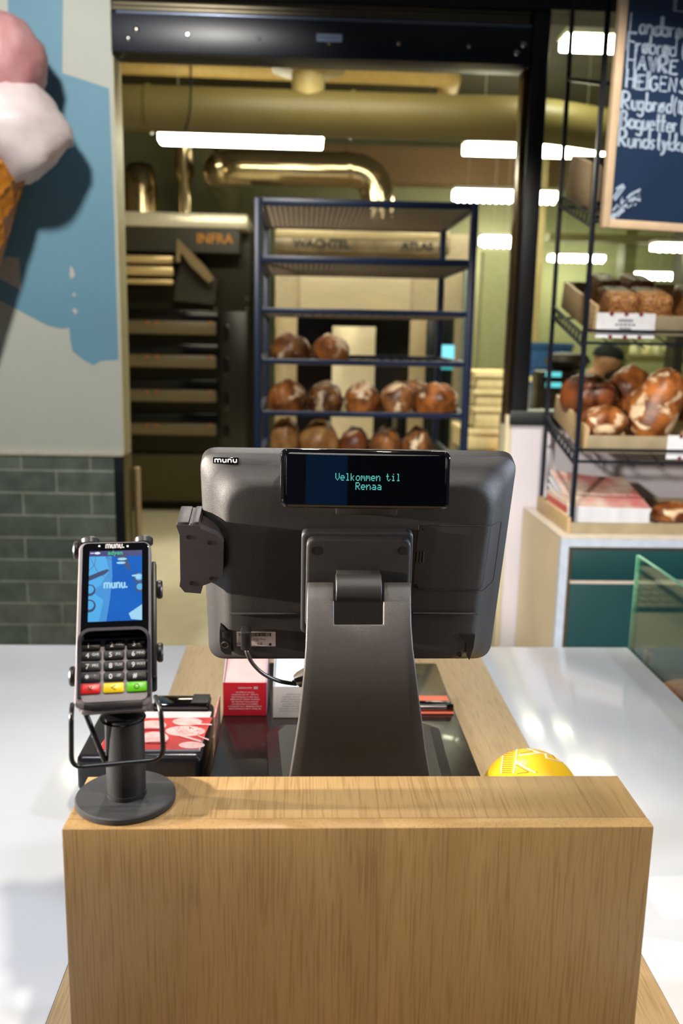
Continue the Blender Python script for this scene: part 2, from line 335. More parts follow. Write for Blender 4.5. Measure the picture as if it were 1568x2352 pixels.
# kitchen shell
b = MB(); b.box(-2.6, 4.2, 9.5, 9.6, 0, 3.7)
struct(b, 'wall_rear', mat('olive_kitchen_wall', (140, 142, 104), .6, var=.04, scale=2))
b = MB(); b.box(-2.7, -2.6, YW+.15, 9.6, 0, 3.7); struct(b, 'wall_west', mat('kitchen_side_wall', (120, 108, 70), .6))
b = MB(); b.box(4.2, 4.3, YW+.15, 9.6, 0, 3.7); struct(b, 'wall_east', mat('pale_green_wall', (160, 170, 140), .6))
b = MB(); b.box(-2.7, 4.3, YW+.14, 9.6, 3.6, 3.7); struct(b, 'ceiling', mat('dark_olive_ceiling', (62, 56, 34), .7))
b = MB(); q0, q1 = P(1090, 355, Y=9.3), P(1210, 430, Y=9.3)
b.box(P(640, 350, Y=9.3).x, 4.19, 9.25, 9.49, q1.z, q0.z+.05); struct(b, 'trim_13', mat('brown_bulkhead', (128, 100, 62), .6))
# ------------------------------------------------------------------ kitchen: lights, ducts
LEDM = emis('led_diffuser', (255, 250, 224), KITCHEN_LED)
HOUS = mat('lamp_housing', (190, 186, 170), .5)
def led(px0, py0, px1, py1, Y, h, label, d=.16):
    """suspended strip luminaire whose lower front edge runs between two points"""
    a, c = P(px0, py0, Y=Y), P(px1, py1, Y=Y); zt = a.z; hh = h/F*Y
    x0, x1 = min(a.x, c.x), max(a.x, c.x); z = (a.z+c.z)/2
    t = thing('ceiling_light', ((x0+x1)/2, Y+d/2, z-hh), label, 'light', 'strip lights in the bakery kitchen')
    b = MB(); b.box(x0-.01, x1+.01, Y-.004, Y+d, z+.001, z+.03, .004); b.build('housing', HOUS, t)
    b = MB(); b.box(x0, x1, Y, Y+d, z-hh*.72, z, .008)
    n = max(4, int((x1-x0)/.055))
    for k in range(n):
        xc = x0+(k+.5)*(x1-x0)/n; b.lathe([(.021, z-hh*.72+.002), (.018, z-hh*.9), (.009, z-hh)], 10, Matrix.Translation((xc, Y+.024, 0)))
    b.build('diffuser', LEDM, t)
    for x in (x0+.12, x1-.12):
        b = MB(); b.cyl((x, Y+d/2, z+.03), (x, Y+d/2, 3.6), .003, n=6); b.build('suspension_wire', HOUS, t)
led(362, 297, 741, 315, 6.0, 26, 'long strip light hanging in front of the round duct, left in the opening')
led(1072, 326, 1394, 334, 6.0, 26, 'strip light behind the black post, upper of the pair there')
led(1046, 434, 1280, 440, 8.0, 26, 'strip light lower behind the black post, above the shelving trays')
led(1108, 541, 1195, 544, 9.0, 24, 'short strip light just right of the blue rack, over the green partition')
led(1268, 585, 1390, 587, 9.0, 15, 'thin strip light between the two shelf posts, above the tin loaves')
led(1436, 623, 1550, 629, 8.6, 15, 'thin strip light directly above the right-hand tin loaves')
led(1510, 557, 1640, 562, 7.4, 18, 'strip light below the chalkboard at the right edge')
led(1304, 76, 1500, 82, 5.0, 28, 'strip light at the top of the window beside the chalkboard')
# big round duct, crossing pipe, drop with flange
DUCTP = mat('olive_painted_duct', (116, 104, 60), .45, scale=3)
a, c = P(600, 205, Y=5.2), P(600, 310, Y=5.2); zc_, rr = (a.z+c.z)/2, (a.z-c.z)/2*1.02
t = thing('ventilation_duct', (0, 5.2, zc_-rr), 'big round olive ventilation duct running across under the kitchen ceiling', 'duct')
b = MB(); xr = P(1040, 255, Y=5.2).x
b.tube([(-2.55, 5.2, zc_), (-.5, 5.2, zc_), (xr, 5.2, zc_)]+[(xr+.9*math.sin(math.radians(k)), 5.2+.5-.5*math.cos(math.radians(k)), zc_+.03*k/60) for k in (12, 25, 40, 55)]+[(4.1, 6.6, zc_+.03)], rr, 28); b.build('duct_run', DUCTP, t)
for x in (-.85, .25): 
    b = MB(); b.cyl((x-.01, 5.2, zc_), (x+.01, 5.2, zc_), rr+.008, n=28); b.build('duct_collar', DUCTP, t)
xf = P(708, 150, Y=5.2).x; zf = P(708, 163, Y=5.2).z
b = MB(); b.lathe([(.085, zc_), (.09, zf-.02), (.2, zf), (.2, zf+.03), (.09, zf+.04), (.09, 3.6)], 28, Matrix.Translation((xf, 5.2, 0))); b.build('drop_pipe', mat('cream_pipe', (190, 170, 110), .5), t)
t2 = P(300, 140, Y=6.4); t3 = P(1035, 180, Y=6.4)
b = MB(); b.tube(fillet([(-2.4, 6.4, t2.z+.0), (t3.x, 6.4, t3.z+.02), (t3.x+.05, 6.9, t3.z+.02)], .1), .075, 14)
b.build('ceiling_pipe', mat('tan_pipe', (190, 160, 90), .5), smooth=60, label='tan pipe running under the ceiling above the big round duct', cat='pipe')
b = MB(); pp = [P(437, 100, Y=5.0), P(437, 240, Y=5.0), P(425, 300, Y=5.0)]
b.tube(smoothpts([(pp[0].x, 5.0, 3.6)]+pp), .006, 6); b.build('hanging_cable', DARK, label='thin dark cable hanging down in front of the round duct', cat='cable')
# shiny exhaust pipe with elbow
STEELP = mat('polished_pipe', (214, 196, 158), .16, .95)
Yp = 7.6
def pp_(x, y, Y=Yp): return P(x, y, Y=Y)
b = MB(); rp_ = .135
e = [pp_(520, 470, Yp+1.0), pp_(480, 390, Yp+.45), pp_(520, 383), pp_(640, 385), pp_(830, 389), pp_(864, 420), pp_(866, 500)]
e[5].z = e[4].z-.1; e[5].x = e[6].x
b.tube(fillet([V((pp_(490, 385).x, 9.24, e[2].z-.02)), V((pp_(490, 385).x, Yp+.5, e[2].z)), V((pp_(500, 385).x, Yp, e[2].z)), V((e[6].x, Yp, e[4].z-.01)), V((e[6].x, Yp, P(800, 527, Y=7.3).z+.001))], .3, 8), rp_, 28)
t = b.build('exhaust_pipe', STEELP, smooth=60, label='shiny steel exhaust pipe bending down behind the blue rack', cat='pipe')
for x in (505, 800):
    b = MB(); q = pp_(x, 386); b.cyl((q.x-.02, Yp, e[2].z), (q.x+.02, Yp, e[4].z), rp_+.006, n=28); b.build('pipe_collar', STEELP, t)
b = MB(); q = pp_(322, 420, 8.4); zt_ = pp_(322, 372, 8.4).z; zb_ = P(420, 497, Y=7.9).z+.001
b.lathe([(.16, zb_), (.16, zt_-.22), (.15, zt_-.1), (.1, zt_-.02), (.03, zt_)], 26, Matrix.Translation((q.x, 8.4, 0)))
b.build('flue_dome', STEELP, smooth=60, label='steel domed flue standing on top of the deck oven', cat='flue')
b = MB(); q = pp_(424, 420, 8.4); b.lathe([(.055, zb_), (.055, 2.9), (.085, 2.95), (.085, 3.6)], 20, Matrix.Translation((q.x, 8.4, 0)))
b.build('flue_pipe', STEELP, smooth=60, label='slim steel flue rising from the deck oven to the ceiling', cat='flue')
# ------------------------------------------------------------------ deck oven
Yo = 7.9
def o_(x, y): return P(x, y, Y=Yo)
DKST = mat('dark_oven_steel', (46, 42, 28), .35, .5)
OVG = mat('oven_black_glass', (10, 10, 10), .12)
x0, x1 = -2.3, o_(573, 700).x; zt_ = o_(420, 497).z
t = thing('deck_oven', ((x0+x1)/2, Yo+.4, 0), 'tall dark deck oven with five tan handle bars, left through the opening', 'oven')
b = MB(); b.box(x0, x1, Yo+.10, 9.2, .12, zt_-.05); b.box(x0+.05, x1-.05, Yo+.2, 9.1, 0, .12); b.build('body', DKST, t)
z1_ = o_(420, 529).z; b = MB(); b.box(x0, o_(572, 500).x, Yo-.25, 9.2, z1_, zt_, .008); b.build('hood_top', mat('cream_steel', (250, 240, 214), .3, .3), t)
z2_ = o_(420, 583).z; b = MB(); b.box(x0, o_(553, 500).x, Yo-.22, Yo+.09, z2_, z1_-.002); fp = b.build('fascia', mat('dark_fascia', (62, 58, 44), .4), t)
q = P(493, 549, Y=Yo-.223); b = MB(); b.text('INFRA', .108, Matrix.Translation(q) @ Matrix.Rotation(math.radians(90), 4, 'X'), ext=.001, bold=.002); b.build('lettering', mat('orange_letters', (226, 150, 30), .5, emit=(226, 140, 20), es=.0), fp, smooth=0)
for y0, y1 in ((590, 607), (614, 634), (643, 654)):
    b = MB(); b.box(x0, o_(404, y0).x, Yo-.2, Yo-.12, o_(300, y1).z, o_(300, y0).z, .01); b.build('loader_rail', mat('bright_rail', (226, 196, 140), .3, .3), t)
b = MB(); Ya = Yo-.24
arm = [P(x, y, Y=Ya) for x, y in ((404, 600), (408, 548), (470, 610), (492, 640), (480, 650), (440, 612), (416, 580), (414, 604))]
b.prism([(p.x, p.z) for p in arm], -Ya, -Ya+.03, Matrix.Rotation(math.radians(90), 4, 'X')); b.build('setter_bracket', mat('grey_bracket', (150, 128, 92), .4, .3), t)
b = MB(); arm = [P(x, y, Y=Yo-.1) for x, y in ((405, 640), (420, 590), (500, 640), (492, 700), (400, 690))]
b.prism([(p.x, p.z) for p in arm], -Yo+.04, -Yo+.1, Matrix.Rotation(math.radians(90), 4, 'X')); b.build('setter_plate', mat('dark_bracket', (50, 44, 32), .5), t)
for y in (688, 712):
    b = MB()
    for x in (494, 567): q = P(x, y-4, Y=Yo-.02); b.lathe([(.016, 0), (.016, .02), (.006, .03)], 12, Matrix.Translation(q) @ Matrix.Rotation(math.radians(90), 4, 'X'))
    b.build('bolt_pair', CHROME, t)
for i, (y0, y1) in enumerate(((737, 768), (815, 844), (895, 922), (972, 998))):
    za, zb = o_(400, y0).z, o_(400, y1).z; zz = o_(400, y1+46).z
    b = MB(); b.box(x0, o_(500, y0).x, Yo-.01, Yo+.095, zb-.001, za+.09, .004); d = b.build('oven_door', OVG, t)
    b = MB(); b.box(x0+.02, o_(500, y0).x-.01, Yo-.06, Yo-.011, zb, za, .015); b.build('handle_bar', mat('tan_handle', (112, 98, 70), .4), d)
    for x in (338, 360, 482):
        b = MB(); q = P(x, y0+4, Y=Yo-.062); b.lathe([(.012, 0), (.012, .012)], 10, Matrix.Translation(q) @ Matrix.Rotation(math.radians(90), 4, 'X')); b.build('indicator', mat('amber_lens', (190, 110, 40), .3), d)
b = MB(); b.box(x0, o_(500, 1100).x, Yo-.02, Yo+.09, o_(400, 1150).z, o_(400, 1045).z, .005); b.build('base_panel', mat('olive_steel', (76, 70, 42), .4, .3), t)
b = MB(); b.box(o_(503, 700).x, x1-.02, Yo-.005, Yo+.09, o_(520, 1140).z, o_(520, 715).z, .004); cp = b.build('control_column', mat('control_black', (30, 29, 22), .3), t)
for y in (745, 822, 900, 978):
    b = MB(); q0, q1 = o_(512, y), o_(526, y+44); b.box(q0.x, q1.x, Yo-.012, Yo-.0055, q1.z, q0.z, .002); b.build('control_panel', OVG, cp)
# ------------------------------------------------------------------ convection rack oven behind the blue rack
Yc = 7.3
def c_(x, y): return P(x, y, Y=Yc)
x0, x1 = c_(632, 600).x, c_(1014, 600).x; zt_ = c_(800, 527).z; zm = c_(800, 600).z
CREAMST = mat('brushed_cream_steel', (246, 230, 194), .3, .35, scale=6, stretch=(1, 1, 20))
t = thing('rack_oven', ((x0+x1)/2, Yc+.6, 0), 'big cream steel rack oven with dark glass, standing behind the blue rack', 'oven')
b = MB(); b.box(x0, x1+.28, Yc+.04, 8.9, .0, zt_-.01); b.build('body', mat('oven_side_steel', (214, 198, 164), .35, .3), t)
zl = P(800, 548, Y=Yc-.12).z
b = MB(); b.box(x0, x1+.04, Yc-.12, Yc+.04, c_(800, 583).z, zl-.001, .004); fp = b.build('fascia', mat('brown_brushed_steel', (128, 112, 84), .35, .3, scale=3, stretch=(4, 1, 1), var=.25), t)
b = MB(); b.box(x0, x1+.04, Yc-.125, Yc+.04, zl, zt_, .012); b.build('fascia_lip', mat('cream_lip_steel', (212, 192, 148), .35, .2), t)
for s_, x, sz in (('WACHTEL', 739, .093), ('ATLAS', 958, .085)):
    b = MB(); b.text(s_, sz, Matrix.Translation(P(x, 561 if x < 800 else 567, Y=Yc-.1225)) @ Matrix.Rotation(math.radians(90), 4, 'X'), bold=.004); b.build('lettering', mat('brown_letters', (14, 11, 8), .5), fp, smooth=0)
b = MB(); b.box(c_(690, 600).x, c_(945, 600).x, Yc, Yc+.04, c_(800, 722).z, c_(800, 584).z, .004); b.build('upper_panel', CREAMST, t)
for xa, xb, nm in ((634, 684, 'door_post'), (946, 984, 'door_post'), (766, 866, 'door_centre')):
    b = MB(); b.box(c_(xa, 600).x, c_(xb, 600).x, Yc-.03, Yc+.039, .1, c_(800, 724 if nm == 'door_post' else 750).z, .004); b.build(nm, CREAMST if nm == 'door_centre' else mat('dull_steel', (186, 166, 130), .4, .3), t)
b = MB(); b.box(c_(684, 600).x, c_(946, 600).x, Yc+.0, Yc+.038, .1, c_(800, 724).z); b.build('door_glass', OVG, t)
b = MB(); q = P(905, 955, Y=Yc-.08); b.tube([(q.x, Yc-.02, q.z+.03), (q.x, Yc-.1, q.z+.02), (q.x, Yc-.1, q.z-.1)], .02, 10); b.build('door_handle', CHROME, t)
b = MB(); b.box(c_(986, 600).x, x1+.12, Yc-.02, Yc+.038, .1, c_(1000, 722).z, .004); cp = b.build('control_column', mat('control_black2', (16, 20, 24), .25), t)
q0, q1 = P(1008, 792, Y=Yc-.024), P(1042, 826, Y=Yc-.024)
b = MB(); b.box(q0.x, q1.x, Yc-.025, Yc-.02, q1.z, q0.z); b.build('screen', emis('cyan_screen', (130, 225, 235), 1.3), cp)
q0, q1 = P(1008, 836, Y=Yc-.024), P(1040, 849, Y=Yc-.024)
b = MB(); b.box(q0.x, q1.x, Yc-.025, Yc-.02, q1.z, q0.z); b.build('display', emis('blue_display', (60, 190, 190), .9), cp)
b = MB(); b.box(x1+.19, x1+.27, Yc-.06, Yc+.039, .6, c_(1080, 600).z, .01); b.build('side_post', mat('bluish_steel', (150, 176, 186), .25, .4), t)
# ------------------------------------------------------------------ blue rack with loaves
Yr = 3.9
NB = mat('blue_enamel', (20, 36, 68), .35, scale=80)
NBD = mat('dark_wire', (128, 112, 92), .3, .5)
rx0, rx1 = -.214, .727; ry1 = Yr+.9
t = thing('bakery_rack', ((rx0+rx1)/2, Yr+.45, 0), 'tall blue steel bakery rack with wire shelves of loaves in the opening', 'rack')
ZS = [2.146, 1.915, 1.70, 1.487, 1.263, 1.043, .82, .60, .38]
for x in (rx0, rx1-.032):
    for y in (Yr, ry1-.032):
        b = MB(); b.box(x, x+.032, y, y+.032, .11, 2.146, .004); b.build('post', NB, t)
        b = MB(); b.cyl((x+.002, y+.016, .05), (x+.03, y+.016, .05), .05, n=20, bev=.006); b.box(x-.004, x+.036, y+.002, y+.03, .06, .112); b.build('caster', DARK, t)
for i, z in enumerate(ZS):
    b = MB(); hb = .03 if i < 2 else .022
    b.box(rx0+.033, rx1-.033, Yr+.002, Yr+.028, z-hb, z, .003); b.box(rx0+.033, rx1-.033, ry1-.028, ry1-.002, z-hb, z, .003)
    b.box(rx0+.004, rx0+.028, Yr+.033, ry1-.033, z-hb, z, .003); b.box(rx1-.028, rx1-.004, Yr+.033, ry1-.033, z-hb, z, .003)
    fr = b.build('shelf_frame', NB, t)
    b = MB(); nn = 38 if i < 2 else 18; xa, xb = rx0+.03, rx1-.03
    for k in range(nn): 
        x = xa+(xb-xa)*(k+.5)/nn; b.box(x-.0017, x+.0017, Yr+.028, ry1-.028, z-.022, z-.017)
    ny = 20 if i < 2 else 8
    for k in range(ny):
        y = Yr+.03+(ry1-Yr-.06)*(k+.5)/ny; b.box(xa, xb, y-.0015, y+.0015, z-.0268, z-.0222)
    b.build('wire_grid', NBD, fr, smooth=0)
def crust(name, dark, lite, flour=.0, scale=14):
    m = bpy.data.materials.new(name); m.use_nodes = True; nt = m.node_tree; N = nt.nodes; L = nt.links; b = N['Principled BSDF']; b.inputs['Roughness'].default_value = .42
    tc = N.new('ShaderNodeTexCoord'); oi = N.new('ShaderNodeObjectInfo'); ad = N.new('ShaderNodeVectorMath'); ad.operation = 'ADD'
    sc_ = N.new('ShaderNodeVectorMath'); sc_.operation = 'SCALE'; sc_.inputs[0].default_value = (7, 5, 3); L.new(oi.outputs['Random'], sc_.inputs['Scale'])
    L.new(tc.outputs['Object'], ad.inputs[0]); L.new(sc_.outputs[0], ad.inputs[1])
    n1 = N.new('ShaderNodeTexNoise'); n1.inputs['Scale'].default_value = scale; n1.inputs['Detail'].default_value = 5; L.new(ad.outputs[0], n1.inputs['Vector'])
    r = N.new('ShaderNodeValToRGB'); r.color_ramp.elements[0].color = rgb(dark); r.color_ramp.elements[1].color = rgb(lite); r.color_ramp.elements[0].position = .38; r.color_ramp.elements[1].position = .64; L.new(n1.outputs['Fac'], r.inputs[0])
    last = r
    if flour:
        n2 = N.new('ShaderNodeTexNoise'); n2.inputs['Scale'].default_value = scale*.8; n2.inputs['Detail'].default_value = 3; n2.inputs['Distortion'].default_value = .8; L.new(ad.outputs[0], n2.inputs['Vector'])
        r2 = N.new('ShaderNodeValToRGB'); r2.color_ramp.elements[0].position = .64-flour; r2.color_ramp.elements[1].position = .71-flour; L.new(n2.outputs['Fac'], r2.inputs[0])
        mx = N.new('ShaderNodeMixRGB'); L.new(r2.outputs[0], mx.inputs[0]); L.new(r.outputs[0], mx.inputs[1]); mx.inputs[2].default_value = rgb((226, 200, 164)); last = mx
    L.new(last.outputs[0], b.inputs['Base Color'])
    bp = N.new('ShaderNodeBump'); bp.inputs['Strength'].default_value = .5; bp.inputs['Distance'].default_value = .006; L.new(n1.outputs['Fac'], bp.inputs['Height']); L.new(bp.outputs[0], b.inputs['Normal'])
    return m
CR1 = crust('crust_brown', (72, 40, 20), (154, 100, 54), .06, 16)
CR2 = crust('crust_floury', (92, 46, 18), (178, 108, 50), .08, 15)
CR3 = crust('crust_dark', (58, 28, 14), (126, 68, 32), .04, 14)
CR4 = crust('crust_pale', (140, 92, 44), (184, 136, 82), 0, 16)
CR5 = crust('crust_seeded', (120, 70, 34), (196, 146, 92), 0, 120)
def loaf(name, m, loc, rx, ry, rz, seed, label, group, rot=(0, 0, 0), gash=True, lumps=.1, square=False):
    rnd = random.Random(seed); b = MB(); nu, nv = 36, 20; loops = []; so = V((seed*3.1, seed*1.7, seed*.9))
    for j in range(1, nv):
        ph = math.pi*j/nv-math.pi/2; lp = []
        for i in range(nu):
            th = 2*math.pi*i/nu; d = V((math.cos(ph)*math.cos(th), math.cos(ph)*math.sin(th), math.sin(ph)))
            if square: 
                k = (abs(d.x)**7+abs(d.y)**7+abs(d.z)**7)**(-1/7); d = d*k*.98
            k = 1+lumps*noise.noise(d*1.6+so)+lumps*.45*noise.noise(d*4+so)
            if gash and d.z > .1: k += .07*math.exp(-((d.x*1.3+.25*math.sin(2*d.y+seed))/.22)**2)*d.z-.08*math.exp(-((d.x*1.3+.25*math.sin(2*d.y+seed)-.33)/.1)**2)*d.z
            z = d.z*rz*k
            if not square: z = max(z, -rz*.62)
            lp.append(V((d.x*rx*k, d.y*ry*k, z)))
        loops.append(lp)
    b.loft(loops); zmin = min(v.co.z for v in b.bm.verts)
    bmesh.ops.translate(b.bm, vec=(0, 0, -zmin), verts=b.bm.verts)
    o = b.build(name, m, loc=(0, 0, 0), smooth=80, label=label, cat='bread', group=group)
    o.location = loc; o.rotation_euler = rot; return o
def rackloaf(px0, px1, Z, h, seed, m, label, dy=.04, g='round loaves on the blue rack'):
    Yl = Yr+.1+dy; a, c = P(px0, 900, Y=Yl), P(px1, 900, Y=Yl); w = abs(c.x-a.x)/2
    loaf('round_loaf', m, ((a.x+c.x)/2, Yl, Z-.017), w*1.03, w*1.15, h/1.62, seed, label, g)
rackloaf(622, 711, ZS[3], .125, 1, CR1, 'brown round loaf, left of the two on their own upper rack shelf')
rackloaf(718, 799, ZS[3], .12, 2, CR2, 'brown round loaf, right of the two on their own upper rack shelf')
for i, (a, c) in enumerate(((615, 704), (706, 788), (792, 872), (874, 952), (956, 1052))):
    rackloaf(a, c, ZS[4], .142, 10+i, (CR2, CR1)[i % 2], '%s of five brown crusty loaves along the middle blue rack shelf' % ('first from the left', 'second from the left', 'the one in the middle', 'second from the right', 'first from the right')[i])
loaf('round_loaf', CR1, (P(948, 890, Y=4.25).x, 4.25, ZS[4]-.017), .1, .1, .09, 23, 'brown loaf half hidden behind the right end of the five-loaf shelf', 'round loaves on the blue rack')
for i, (a, c, m, h) in enumerate(((622, 690, CR4, .14), (690, 780, CR4, .13), (782, 850, CR3, .10), (852, 924, CR1, .10), (926, 996, CR1, .10))):
    rackloaf(a, c, ZS[5], h+.06, 30+i, m, '%s on the rack shelf just above the till display' % ('pale loaf farthest left', 'pale floury loaf, second from the left', 'dark flat loaf in the middle', 'brown loaf, second from the right', 'brown loaf farthest right')[i], .04, 'loaves on the lowest visible rack shelf')
# ------------------------------------------------------------------ kitchen, right part
GW = mat('pale_green_panel', (170, 174, 128), .6)
a, c = P(1112, 560, Y=6.9), P(1200, 560, Y=6.9)
b = MB(); b.box(a.x, c.x+.1, 6.9, 7.0, 0, P(1150, 578, Y=6.9).z); struct(b, 'partition', GW)
t = thing('work_table', (1.35, 5.6, 0), 'kitchen work table with an orange wooden top right of the blue rack', 'table')
tz = P(1110, 1006, Y=5.9).z
b = MB(); b.box(P(1088, 1005, Y=5.9).x, 2.2, 5.05, 5.69, tz-.05, tz, .006); b.build('table_top', mat('orange_wood', (222, 150, 70), .45, var=.12, scale=12, stretch=(8, 1, 1)), t)
for x in (1.14, 2.1):
    for y in (5.1, 5.6): b = MB(); b.box(x, x+.06, y, y+.06, 0, tz-.051); b.build('leg', DKST, t)
CRATE = mat('cream_plastic', (244, 226, 168), .5)
def rl4(x0, x1, y0, y1, z): return [V((x1, y1, z)), V((x0, y1, z)), V((x0, y0, z)), V((x1, y0, z))]
def crate(x0, x1, y0, y1, z0, z1, label, m=CRATE, g='stacked plastic dough crates'):
    t = thing('dough_crate', ((x0+x1)/2, (y0+y1)/2, z0), label, 'crate', g)
    b = MB(); w = .008
    b.box(x0, x1, y0, y1, z0, z0+w); b.box(x0, x1, y0, y0+w, z0, z1, .002); b.box(x0, x1, y1-w, y1, z0, z1, .002); b.box(x0, x0+w, y0, y1, z0, z1); b.box(x1-w, x1, y0, y1, z0, z1)
    b.build('body', m, t)
    b = MB(); b.loft([rl4(x0-.008, x1+.008, y0-.008, y1+.008, z1-.03), rl4(x0-.008, x1+.008, y0-.008, y1+.008, z1), rl4(x0-.0002, x1+.0002, y0-.0002, y1+.0002, z1), rl4(x0-.0002, x1+.0002, y0-.0002, y1+.0002, z1-.03), rl4(x0-.008, x1+.008, y0-.008, y1+.008, z1-.03)], caps=False); b.build('rim', m, t)
cx0, cx1 = P(1087, 900, Y=5.3).x, P(1176, 900, Y=5.3).x; z = tz
for i, (h, nm) in enumerate(((.13, 'cream crate at the bottom of the stack beside the blue rack'), (.13, 'cream crate in the middle of the stack beside the blue rack'), (.10, 'cream crate just under the top of the stack beside the blue rack'), (.10, 'cream crate on top of the stack beside the blue rack'))):
    dx = (.06, .0, .02, .02)[i]*-1 if i < 2 else .0
    crate(cx0+dx, cx1, 5.25, 5.62, z+.001, z+h, nm); z += h+.001
x0, x1 = P(1186, 900, Y=5.3).x, P(1211, 900, Y=5.3).x
crate(x0+.02, x1, 5.25, 5.62, tz+.001, tz+.44, 'tall cream bin right of the black post, seen through the window')
BLUE = mat('blue_plastic', (60, 108, 176), .45)
x0, x1 = P(1216, 830, Y=5.75).x, P(1312, 830, Y=5.75).x; zz0, zz1 = P(1250, 850, Y=5.75).z, P(1250, 788, Y=5.75).z
t = thing('side_bench', (x0+.2, 6.0, 0), 'dark bench behind the window carrying blue crates', 'bench')
b = MB(); b.box(x0-.02, x1+.05, 5.7, 6.15, .86, .9, .004); b.build('bench_top', DKST, t); b = MB(); b.box(x0, x1, 5.75, 6.1, 0, .859); b.build('bench_body', DKST, t)
crate(x0, x1, 5.75, 6.08, .901, (zz0+.9)/2, 'blue plastic crate at the bottom of its stack behind the window', BLUE, 'blue crates behind the window')
crate(x0, x1, 5.75, 6.08, (zz0+.9)/2+.001, zz0, 'blue plastic crate in the middle of its stack behind the window', BLUE, 'blue crates behind the window')
crate(x0, x1, 5.75, 6.08, zz0+.001, zz1, 'blue plastic crate on top of its stack behind the window', BLUE, 'blue crates behind the window')
# dark scale with two cyan displays
q = P(1275, 880, Y=4.6)
t = thing('digital_scale', (q.x, 4.7, 0), 'dark weighing machine with two cyan displays behind the shelf post', 'scale')
zs0 = P(1275, 900, Y=4.6).z; zs1 = P(1275, 826, Y=4.6).z
b = MB(); b.box(q.x-.16, q.x+.2, 4.62, 5.0, 0, zs0-.12, .01); b.build('cabinet', DARK, t)
b = MB(); b.box(q.x-.075, q.x+.16, 4.62, 4.8, zs0-.12, zs1-.06, .015); b.build('head', mat('machine_brown', (40, 26, 18), .4), t)
for y in (860, 884):
    b = MB(); a, c = P(1253, y-6, Y=4.618), P(1288, y+6, Y=4.618); b.box(a.x, c.x, 4.616, 4.6195, c.z, a.z, .0); b.build('display', emis('cyan_display', (110, 220, 235), 1.2), t)
b = MB(); 
b.lathe([(.0, 0), (.09, .005), (.12, .05), (.1, .085), (.04, .095), (0, .096)], 24, Matrix.Translation((q.x+.1, 4.75, zs1-.06))); b.build('hopper_bowl', mat('brown_cover', (54, 36, 24), .5), t)
# far pillars seen through the window
for xa, xb, Yp2, nm, mm in ((1425, 1452, 8.4, 'pillar', mat('green_pillar', (108, 112, 62), .6)), (1558, 1580, 7.6, 'pillar', mat('dark_pillar', (40, 36, 26), .6)), (1212, 1240, 8.7, 'pillar', mat('tan_pillar', (190, 170, 122), .6))):
    a, c = P(xa, 700, Y=Yp2), P(xb, 700, Y=Yp2); b = MB(); b.box(a.x, c.x, Yp2, Yp2+.2, 0, 3.6); struct(b, 'column', mm)
b = MB(); a, c = P(1260, 540, Y=8.2), P(1568, 575, Y=8.2); b.box(P(1262, 545, Y=8.2).x, 4.19, 8.2, 8.36, c.z+.06, a.z+.02); struct(b, 'beam', mat('olive_beam', (96, 88, 48), .6))
# back bench with small bright bottles behind the person
for i, (x, y0, y1, w, cc) in enumerate(((1460, 790, 812, 11, (240, 232, 190)), (1490, 785, 815, 14, (236, 226, 170)), (1512, 788, 815, 12, (240, 232, 190)), (1534, 788, 806, 9, (230, 224, 180)))):
    a, c = P(x-w, y0, Y=8.0), P(x+w, y1, Y=8.0); b = MB(); r_ = (c.x-a.x)/2*.8
    b.lathe([(r_*.95, c.z), (r_, c.z+.01), (r_, a.z-.04), (r_*.55, a.z-.015), (r_*.55, a.z)], 18, Matrix.Translation(((a.x+c.x)/2, 8.05, 0)))
    b.build('storage_jar', mat('jar_%d' % i, cc, .3), label='%s of four pale jars on the far shelf behind the person' % ('leftmost', 'second from the left', 'third from the left', 'rightmost')[i], cat='jar', group='pale jars on the far shelf', smooth=50)
a = P(1440, 815, Y=8.0); b = MB(); b.box(a.x, 4.1, 7.95, 8.19, a.z-.06, a.z-.002); struct(b, 'shelf_ledge', mat('olive_shelf', (120, 112, 66), .5))
# ------------------------------------------------------------------ person working in the kitchen
def skin(name, nodes, edges, m, parent, lvl=2):
    me = bpy.data.meshes.new(name); off = OFF[parent]
    me.from_pydata([V(n[0])-off for n in nodes], edges, []); o = bpy.data.objects.new(name, me); COL.objects.link(o); o.parent = parent; OFF[o] = off
    md = o.modifiers.new('skin', 'SKIN'); md.use_smooth_shade = True
    for i, n in enumerate(nodes): me.skin_vertices[0].data[i].radius = (n[1], n[1] if len(n) < 3 else n[2])
    for d in me.skin_vertices[0].data: d.use_root = False
    me.skin_vertices[0].data[0].use_root = True
    o.modifiers.new('sub', 'SUBSURF').levels = lvl; o.modifiers['sub'].render_levels = lvl
    dg = bpy.context.evaluated_depsgraph_get(); me2 = bpy.data.meshes.new_from_object(o.evaluated_get(dg)); o.modifiers.clear(); o.data = me2; me2.name = name
    me2.materials.clear(); me2.materials.append(m); me2.polygons.foreach_set('use_smooth', [True]*len(me2.polygons)); return o
SKIN = mat('skin', (196, 140, 108), .5, scale=20)
SHIRT = mat('dark_navy_shirt', (34, 38, 56), .8, scale=60)
hc = P(1395, 833, Y=6.6); bx, by = hc.x-.42, 6.6
t = thing('person', (bx, by, 0), 'person in a dark cap and dark shirt bending over, bearded, behind the bread trays', 'person')
